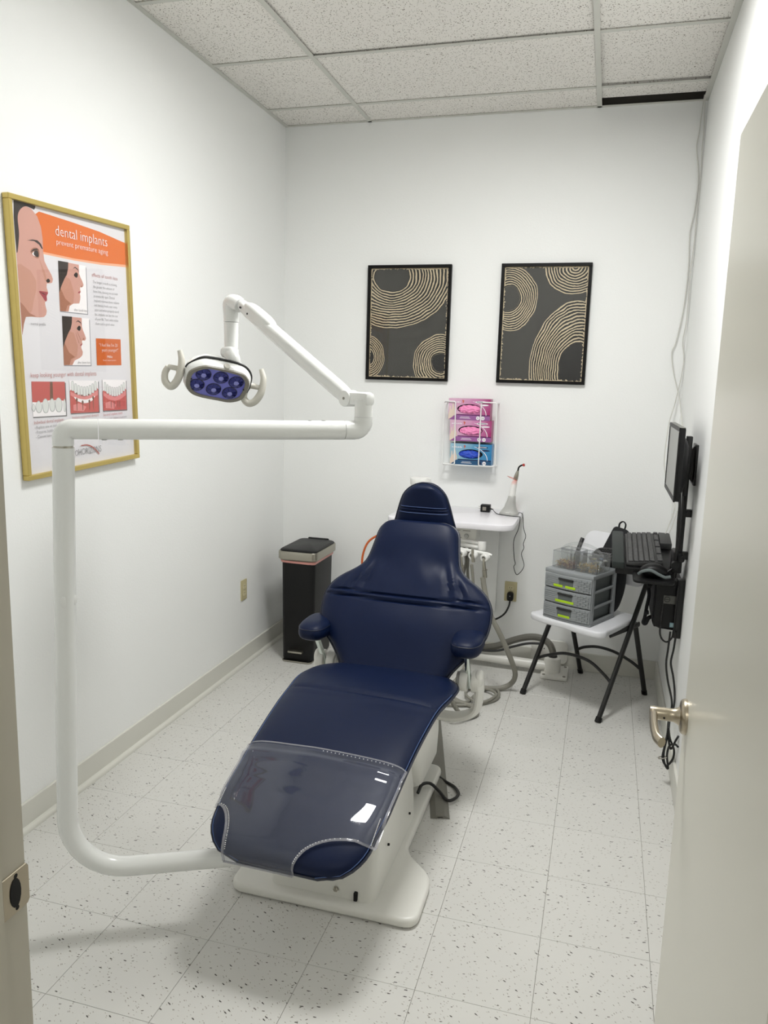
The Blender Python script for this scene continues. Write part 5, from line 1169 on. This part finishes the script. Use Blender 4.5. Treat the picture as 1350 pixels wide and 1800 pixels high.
# clear caddy of burs on top
KO = DO + Vector((0, 0, DHT + .0006)) + DR @ Vector((.008, -.022, 0))
kd = thing('clear_caddy', 'clear plastic handled caddy full of metal burs on top of the drawer organiser', 'caddy', KO, DR)
KW, KD, KH = .118, .070, .084
def open_tray(b, x0, x1, y0, y1, z1, t=.002):
    box(b, (x0, y0, .0005), (x1, y1, .0025)); box(b, (x0, y0, .0025), (x1, y0 + t, z1)); box(b, (x0, y1 - t, .0025), (x1, y1, z1)); box(b, (x0, y0 + t, .0025), (x0 + t, y1 - t, z1)); box(b, (x1 - t, y0 + t, .0025), (x1, y1 - t, z1))
for x0, x1, y0, y1 in ((-KW, -.006, -KD, -.004), (.004, KW, -KD, -.004), (-KW, -.006, .004, KD), (.004, KW, .004, KD)):
    b = nb(); open_tray(b, x0, x1, y0, y1, KH); cp = obj('compartment', b, M['clear'], kd, smooth=False, world=False)
    b = nb(); tube(b, [(x0, y0, KH), (x1, y0, KH), (x1, y1, KH), (x0, y1, KH)], .0017, 6, 0, closed=True); tube(b, [(x0, y0, .004), (x0, y0, KH)], .0011, 6, 0); tube(b, [(x1, y0, .004), (x1, y0, KH)], .0011, 6, 0); obj('rim', b, M['hem'], cp, world=False)
b = nb()
for r, t_ in ((.0, 0),):
    P = [(-KW + .004, 0, KH - .004), (-KW * .72, 0, KH + .020), (-KW * .35, 0, KH + .036), (0, 0, KH + .040), (KW * .35, 0, KH + .036), (KW * .72, 0, KH + .020), (KW - .004, 0, KH - .004)]
    tube(b, P, .006, 10, 6, flat=(.0075, .0045)); tube(b, [(x * .86, y, z - .022 if abs(x) < .1 else z) for x, y, z in P], .003, 8, 6, flat=(.004, .003))
    for x in (-.058, -.016, .058): tube(b, [(x, 0, .01), (x, 0, KH + .033 - .25 * abs(x))], .004, 8, 0, flat=(.0060, .002))
obj('carry_handle', b, M['clear'], kd, world=False)
random.seed(11)
def burs(label, x0, x1, y0, y1, n, mats, zt):
    b = nb()
    for i in range(n):
        c = Vector((random.uniform(x0 + .012, x1 - .012), random.uniform(y0 + .010, y1 - .010), random.uniform(.006, zt)))
        d = Vector((random.gauss(0, 1), random.gauss(0, 1), random.gauss(0, .6))).normalized(); L = random.uniform(.008, .013)
        a, e = c - d * L, c + d * L
        for p in (a, e):
            p.x = min(max(p.x, x0 + .004), x1 - .004); p.y = min(max(p.y, y0 + .004), y1 - .004); p.z = max(p.z, .004)
        mi = random.choices(range(len(mats)), (5, 4, 2)[:len(mats)])[0]
        cyl(b, a, e, .0011, 6, mi=mi)
        if i % 2: lathe(b, [(0, -.003), (.0022, -.001), (.0024, .001), (0, .0028)], e, d, 6, mi, caps=False)
    o = obj('burs', b, mats, kd, world=False); o['kind'] = 'stuff'
M['brass'] = mat('brass_bur', rgb(196, 168, 112), .3, 1.0); M['copper'] = mat('rose_bur', rgb(150, 112, 104), .4, .8); M['yel'] = mat('yellow_pack', rgb(190, 178, 90), .5); M['bluep'] = mat('blue_pack', rgb(70, 96, 150), .5)
burs('', -KW, -.006, -KD, -.004, 130, [M['copper'], M['brass'], M['steel']], .034)
burs('', .004, KW, -KD, -.004, 190, [M['brass'], M['steel'], M['chrome']], .040)
burs('', -KW, -.006, .004, KD, 90, [M['brass'], M['yel'], M['steel']], .034)
b = nb()
for i in range(12):
    c = Vector((.06 + .04 * random.uniform(-1, 1), .037 + .018 * random.uniform(-1, 1), .008 + .005 * i)); box(b, (-.014, -.009, -.003), (.014, .009, .003), .001, T3(*c) @ Matrix.Rotation(random.uniform(-2, 2), 4, 'Z') @ Matrix.Rotation(random.uniform(-.4, .4), 4, 'X'), seg=1, mi=i % 3)
o = obj('packets', b, [M['yel'], M['bluep'], M['pgrey']], kd, world=False, smooth=False); o['kind'] = 'stuff'
# black bag behind the organiser, with a spare keyboard lying on it
bg = thing('black_bag', 'soft black fabric bag with loop handle slumped behind the grey drawer organiser', 'bag', FP(.072, .275, .4575), FR)
b = nb(); superell(b, (-.005, .008, .145), (.072, .055, .145), 2.6, 40, 26)
for v in b.verts:
    v.co.y += .30 * (v.co.z - .1) * .55 + .006 * mnoise.noise(v.co * 14); v.co.x += .006 * mnoise.noise(v.co * 11 + Vector((2, 0, 0)))
    if v.co.z < .02: v.co.z = max(v.co.z, .0006)
obj('bag_body', b, M['fabric'], bg, world=False)
b = nb(); prism(b, rrect(.090, .150, .020, 5), -.016, .016, T3(-.050, .118, .350) @ Matrix.Rotation(PI / 2 - .52, 4, 'X') @ RZ(-9), .007, 2); obj('upper_pocket', b, M['fabric'], bg, world=False)
b = nb(); tube(b, [(-.060, .155, .405), (-.062, .161, .436), (-.044, .165, .450), (-.028, .163, .436), (-.030, .155, .404)], .0055, 8, 6, flat=(.0030, .0085)); obj('loop_handle', b, M['fabric'], bg, world=False)
b = nb(); box(b, (.030, .045, .262), (.098, .062, .284), .002); obj('blue_label', b, M['blue'], bg, world=False)['label'] = 'blue printed label'
sk = thing('spare_keyboard', 'small black keyboard lying tilted on the bag behind the clear caddy', 'keyboard', FP(.06, .27, .760), FR @ Matrix.Rotation(math.radians(24), 3, 'X') @ Matrix.Rotation(math.radians(-8), 3, 'Y'))
b = nb(); prism(b, rrect(.200, .115, .030, 6), -.006, .006, None, .003, 2); obj('keyboard_body', b, M['keyb'], sk, world=False)
b = nb()
for r in range(6):
    for c in range(11): box(b, (-.088 + c * .016, -.048 + r * .0158, .005), (-.088 + c * .016 + .0135, -.048 + r * .0158 + .013, .0090), .001, seg=1)
o = obj('keys', b, M['black'], sk, world=False, smooth=False); o['kind'] = 'stuff'

# ================================================================== WORKSTATION ON THE RIGHT WALL
tk = thing('wall_mount_track', 'black vertical wall track with arm brackets holding monitor and keyboard tray', 'wall mount', (XR, .10, .86))
bm = nb(); box(bm, (.706, .085, .840), (.728, .135, 1.405), .003); obj('track', bm, M['blacksat'], tk)
bm = nb(); cyl(bm, (.714, .078, .88), (.714, .078, 1.16), .006, 10); obj('lift_rod', bm, M['blacksat'], tk)
bm = nb(); box(bm, (.743, .070, 1.205), (XR, .205, 1.372), .002); pr0 = [(.705, 1.262), (.705, 1.315), (.744, 1.368), (.744, 1.209)]
prism(bm, pr0, .125, .150, Matrix(((1, 0, 0, 0), (0, 0, 1, 0), (0, 1, 0, 0), (0, 0, 0, 1)))); obj('wall_plate', bm, M['blacksat'], tk)
for z in (1.085, .905):
    bm = nb(); box(bm, (.726, .098, z - .016), (XR, .124, z + .016), .003); cyl(bm, (.738, .095, z), (.738, .088, z), .009, 12); obj('wall_bracket', bm, M['blacksat'], tk)
bm = nb(); box(bm, (.690, .06, .835), (.728, .16, .925), .006); cyl(bm, (.700, .055, .875), (.700, .03, .875), .016, 16); cyl(bm, (.722, .06, .90), (.722, .035, .90), .012, 14); obj('tray_carriage', bm, M['black'], tk)
bm = nb(); box(bm, (.700, .07, 1.245), (.716, .17, 1.355), .004); cyl(bm, (.692, .12, 1.30), (.712, .12, 1.30), .024, 18); obj('monitor_bracket', bm, M['blacksat'], tk)
mo = thing('monitor', 'flat black computer monitor on the right wall seen nearly edge on', 'monitor', (.69, .13, 1.16))
MX = .658
bm = nb(); box(bm, (MX, -.115, 1.160), (MX + .022, .375, 1.446), .004); obj('housing', bm, M['black'], mo)
bm = nb(); loft(bm, [(0, rrect(.42, .24, .02, 5)), (.016, rrect(.38, .20, .03, 5)), (.030, rrect(.26, .15, .03, 5))]); bmesh.ops.transform(bm, matrix=Matrix(((0, 0, 1, MX + .021), (1, 0, 0, .13), (0, 1, 0, 1.295), (0, 0, 0, 1))), verts=bm.verts); obj('rear_bulge', bm, M['black'], mo)
bm = nb()
for a, c in (((-.117, 1.432), (.377, 1.448)), ((-.117, 1.158), (.377, 1.176)), ((-.117, 1.176), (-.101, 1.432)), ((.361, 1.176), (.377, 1.432))): box(bm, (MX - .003, a[0], a[1]), (MX + .004, c[0], c[1]), .0015, seg=1)
obj('bezel', bm, M['black'], mo)
bm = nb(); box(bm, (MX + .001, -.116, 1.4465), (MX + .021, .376, 1.4485)); obj('top_edge', bm, M['mgrey'], mo, smooth=False)['label'] = 'grey top edge'
bm = nb(); box(bm, (MX - .0008, -.101, 1.176), (MX + .0002, .361, 1.432)); obj('screen', bm, M['screen'], mo, smooth=False)
bm = nb()
for k in range(6): box(bm, (MX + .022, -.02 + k * .008, 1.166), (MX + .034, -.016 + k * .008, 1.186))
o = obj('port_fins', bm, M['black'], mo, smooth=False); o['kind'] = 'stuff'
bm = nb(); tube(bm, [(.690, .02, 1.19), (.692, .0, 1.14), (.698, .02, 1.06), (.702, .05, .97), (.704, .06, .88), (.70, .07, .80)], .0042, 8, 6); obj('video_cable', bm, M['cable'], mo)
bm = nb(); tube(bm, [(.686, .06, 1.185), (.694, .05, 1.13), (.697, .07, 1.05), (.700, .065, .93), (.70, .075, .82)], .0034, 8, 6); obj('power_cable', bm, M['cable'], mo)
# keyboard tray (slightly lifted at its far end)
KA = math.atan2(.048, .48); KT = Matrix.Rotation(KA, 3, 'X'); KB = Vector((.454, .100, .836))
ty = thing('keyboard_tray', 'black keyboard tray with padded wrist rest fixed to the wall track', 'keyboard tray', KB, KT)
b = nb(); box(b, (.012, 0, -.034), (.262, .480, -.002), .006); obj('tray_board', b, M['black'], ty, world=False)
b = nb(); box(b, (-.004, -.004, -.010), (.048, .486, .022), .007); obj('wrist_rest', b, mat('dark_green_pad', rgb(26, 34, 32), .6, bump=(300, .1, .0005)), ty, world=False)
b = nb(); box(b, (.206, .30, .0), (.258, .482, .030), .004); obj('cable_box', b, M['keyb'], ty, world=False)
b = nb(); prism(b, rrect(.165, .145, .025, 5, .165, -.040), -.030, -.018, None, .004, 2); mt_ = obj('mouse_platform', b, M['black'], ty, world=False)
kb = thing('keyboard', 'dark grey computer keyboard on the wall mounted tray', 'keyboard', KB + KT @ Vector((0, 0, -.0015)), KT)
b = nb(); tt = bmesh.new(); box(tt, (.054, .018, 0), (.205, .470, .016), .005); merge(b, tt)
for v in b.verts:
    if v.co.z > .008: v.co.z += (v.co.x - .054) * .10
obj('keyboard_body', b, M['keyb'], kb, world=False)
b = nb(); rows = [.064, .086, .108, .130, .152, .182]
for r, x in enumerate(rows):
    for c in range(21):
        y = .026 + c * .0208
        if r == 0 and 9 <= c <= 13 and c != 11: continue
        y1 = y + (.0195 if not (r == 0 and c == 11) else .0195)
        if r == 0 and c == 11: y0, y1 = .026 + 9 * .0208, .026 + 14 * .0208 - .002
        else: y0 = y
        if r == 5 and c % 5 == 4: continue
        z = .017 + (x - .054) * .10
        box(b, (x, y0, z - .003), (x + .0195, y1, z + .0075), .0025, seg=1)
o = obj('keys', b, M['key'], kb, world=False, smooth=False); o['kind'] = 'stuff'
b = nb(); box(b, (.074, .10, .0365), (.078, .11, .0368)); b.free()
ms = thing('computer_mouse', 'black computer mouse with grey side band at the near end of the tray', 'mouse', KB + KT @ Vector((.165, -.040, -.0175)), KT)
b = nb(); superell(b, (0, 0, .0225), (.056, .034, .022), 2.3, 30, 18)
for v in b.verts: v.co.z *= 1 + .25 * math.cos(v.co.x * 28)
obj('mouse_shell', b, M['black'], ms, world=False)
b = nb(); tube(b, [(-.062, -.024, .012), (-.045, -.036, .030), (-.015, -.040, .038), (.020, -.040, .022), (.045, -.038, .012), (.066, -.030, .014)], .005, 10, 6, flat=(.0065, .0035)); obj('side_band', b, mat('grey_green_band', rgb(96, 104, 104), .3), ms, world=False)
b = nb(); tube(b, [(.05, 0, .020), (.085, .02, .045), (.105, .06, .048), (.112, .10, .030), (.10, .14, .02)], .0028, 8, 6); obj('mouse_cable', b, M['cable'], ms, world=False)
# computer in its sling under the tray
pc = thing('desktop_computer', 'black desktop computer hanging in a wall sling below the keyboard tray', 'computer', (.69, .10, .57))
bm = nb(); box(bm, (.640, .100, .585), (.742, .430, .792), .004); obj('case', bm, M['black'], pc)
bm = nb(); box(bm, (.671, .0975, .692), (.738, .1005, .728), .001, seg=1); pt = obj('drive_panel', bm, mat('silver_panel', rgb(88, 88, 84), .4, .3), pc)
bm = nb(); tube(bm, [(.686 + .011 * math.cos(2 * PI * k / 24), .0970, .711 + .011 * math.sin(2 * PI * k / 24)) for k in range(24)], .0011, 6, 0, closed=True); tube(bm, [(.675, .097, .711), (.697, .097, .711)], .0011, 6, 0); obj('round_emblem', bm, M['black'], pt)
bm = nb(); box(bm, (.705, .0985, .590), (.725, .1000, .610)); stk = obj('sticker', bm, M['sticker'], pc, smooth=False)
bm = nb(); box(bm, (.7085, .0978, .5945), (.7145, .0985, .5995)); box(bm, (.7155, .0978, .5945), (.7215, .0985, .5995)); box(bm, (.7085, .0978, .6005), (.7145, .0985, .6055)); box(bm, (.7155, .0978, .6005), (.7215, .0985, .6055)); o = obj('sticker_print', bm, mat('sticker_grey', rgb(170, 196, 200), .5), stk, smooth=False); o['kind'] = 'stuff'
bm = nb(); prism(bm, [(.634, .600), (.646, .580), (.668, .572), (.720, .569), (.748, .565), (.748, .590), (.742, .584), (.640, .584), (.640, .79), (.634, .79)], .130, .400, Matrix(((1, 0, 0, 0), (0, 0, 1, 0), (0, 1, 0, 0), (0, 0, 0, 1)))); obj('sling', bm, M['fabric'], pc)
bm = nb(); box(bm, (.722, .09, .545), (XR - .001, .14, .80), .003); obj('holder_rail', bm, M['blacksat'], pc)
bm = nb(); tube(bm, [(.640, .19, .765), (.622, .18, .752), (.613, .175, .735), (.617, .175, .70), (.611, .172, .65), (.607, .17, .605), (.602, .17, .580), (.612, .172, .575), (.622, .176, .598), (.638, .185, .605)], .004, 8, 6, flat=(.009, .0028)); box(bm, (.606, .160, .738), (.622, .190, .752), .003); box(bm, (.603, .158, .618), (.622, .188, .632), .003); obj('sling_strap', bm, M['fabric'], pc)
bm = nb(); tube(bm, [(.672, .096, .69), (.668, .090, .62), (.668, .088, .565), (.680, .090, .535), (.700, .092, .526), (.718, .096, .545), (.722, .10, .575)], .0038, 8, 6); obj('cable_loop', bm, M['cable'], pc)
bm = nb(); tube(bm, [(.726, .085, .80), (.724, .08, .75), (.722, .084, .66), (.724, .09, .58)], .0038, 8, 6); obj('cable', bm, M['cable'], pc)
# black leads hanging from the computer into a tied bundle behind the door
bl = thing('power_leads', 'black power leads hanging from the computer into a tied bundle behind the door handle', 'cable', (.72, .0, .30))
for P in ([(.709, .085, .575), (.706, .08, .50), (.704, .08, .43), (.716, .075, .36), (.735, .04, .29), (.730, -.03, .26), (.716, -.10, .25), (.712, -.14, .215), (.704, -.155, .16), (.700, -.16, .115), (.716, -.165, .088), (.738, -.16, .115), (.741, -.155, .155), (.722, -.15, .20), (.714, -.14, .24)],
          [(.733, .085, .575), (.728, .08, .50), (.722, .08, .44), (.735, .07, .385), (.744, .05, .33), (.742, .0, .28), (.722, -.08, .25), (.718, -.135, .20), (.728, -.16, .16), (.742, -.175, .205), (.747, -.20, .235)],
          [(.712, -.14, .20), (.703, -.16, .14), (.708, -.165, .10), (.724, -.165, .075), (.716, -.16, .13), (.722, -.165, .175), (.738, -.19, .195), (.747, -.22, .200)]):
    b = nb(); tube(b, P, .0043, 8, 6); obj('lead', b, M['cable'], bl)
b = nb(); tube(b, [(.700 + .016 * math.cos(a), -.16 + .010 * math.sin(a), .118 + .004 * math.cos(a)) for a in [2 * PI * k / 12 for k in range(12)]], .0025, 6, 0, closed=True); obj('cable_tie', b, M['bezel'], bl)
# white network cables dropping from the ceiling corner
def wcab(pts, label):
    b = nb(); tube(b, pts, .0026, 8, 6); tag(obj('network_cable', b, M['wcable']), label, 'cable', 'white cables from the ceiling')
wcab([(.728, 1.00, 3.004), (.726, 1.030, 2.96), (.722, 1.045, 2.85), (.716, 1.046, 2.78), (.730, 1.046, 2.69), (.738, 1.046, 2.60), (.732, 1.046, 2.47), (.720, 1.046, 2.367), (.728, 1.046, 2.20), (.722, 1.046, 2.006), (.700, 1.046, 1.835), (.684, 1.046, 1.778), (.700, 1.042, 1.68), (.735, 1.00, 1.55), (.738, .80, 1.46), (.730, .50, 1.36), (.715, .28, 1.33)], 'white cable from the ceiling corner bowing out leftmost of the two')
wcab([(.732, 1.00, 3.004), (.736, 1.030, 2.95), (.742, 1.040, 2.848), (.741, 1.040, 2.77), (.746, 1.040, 2.66), (.747, 1.040, 2.556), (.744, 1.040, 2.46), (.744, 1.040, 2.31), (.738, 1.038, 2.17), (.741, 1.038, 1.95), (.732, 1.038, 1.836), (.745, 1.038, 1.72), (.722, 1.030, 1.532), (.700, 1.01, 1.43), (.690, .96, 1.35), (.684, .93, 1.25), (.690, .90, 1.18), (.712, .76, 1.08), (.727, .62, 1.05), (.722, .60, 1.00), (.706, .58, .95), (.690, .56, .905)], 'white cable from the ceiling corner passing behind the monitor to the tray')
b = nb(); tube(b, [(.740, .60, 1.02), (.730, .59, .975), (.716, .58, .93), (.704, .56, .905)], .0022, 8, 6); tag(obj('usb_cable', b, M['wcable']), 'short white cable curving down to the back of the keyboard tray', 'cable')

# ================================================================== FLOOR BITS
rp = thing('cable_ramp', 'flat grey rubber cable ramp on the floor right of the chair base', 'cable cover', (-.10, -.70, 0))
d = Vector((-.165, .66, 0)).normalized(); s_ = Vector((d.y, -d.x, 0)); o0 = Vector((-.104, -.697, 0))
mt = Matrix.Translation(o0) @ Matrix((s_, Vector((0, 0, 1)), d)).transposed().to_4x4()
bm = nb(); prism(bm, [(-.036, .0004), (-.012, .0004), (-.010, .006), (-.006, .008), (.006, .008), (.010, .006), (.012, .0004), (.036, .0004), (.035, .003), (.016, .0135), (-.016, .0135), (-.035, .003)], 0, .95, mt); obj('ramp_strip', bm, M['greyramp'], rp, smooth=False)
bm = nb(); tube(bm, [(-.205, -.640, .055), (-.198, -.600, .070), (-.175, -.555, .055), (-.140, -.555, .030), (-.100, -.590, .018), (-.075, -.575, .0195), (-.068, -.525, .015), (-.095, -.465, .007), (-.140, -.432, .007), (-.20, -.40, .02)], .0062, 10, 8); obj('power_cord', bm, M['cable'], chair)['label'] = 'black cord looping over the grey ramp'
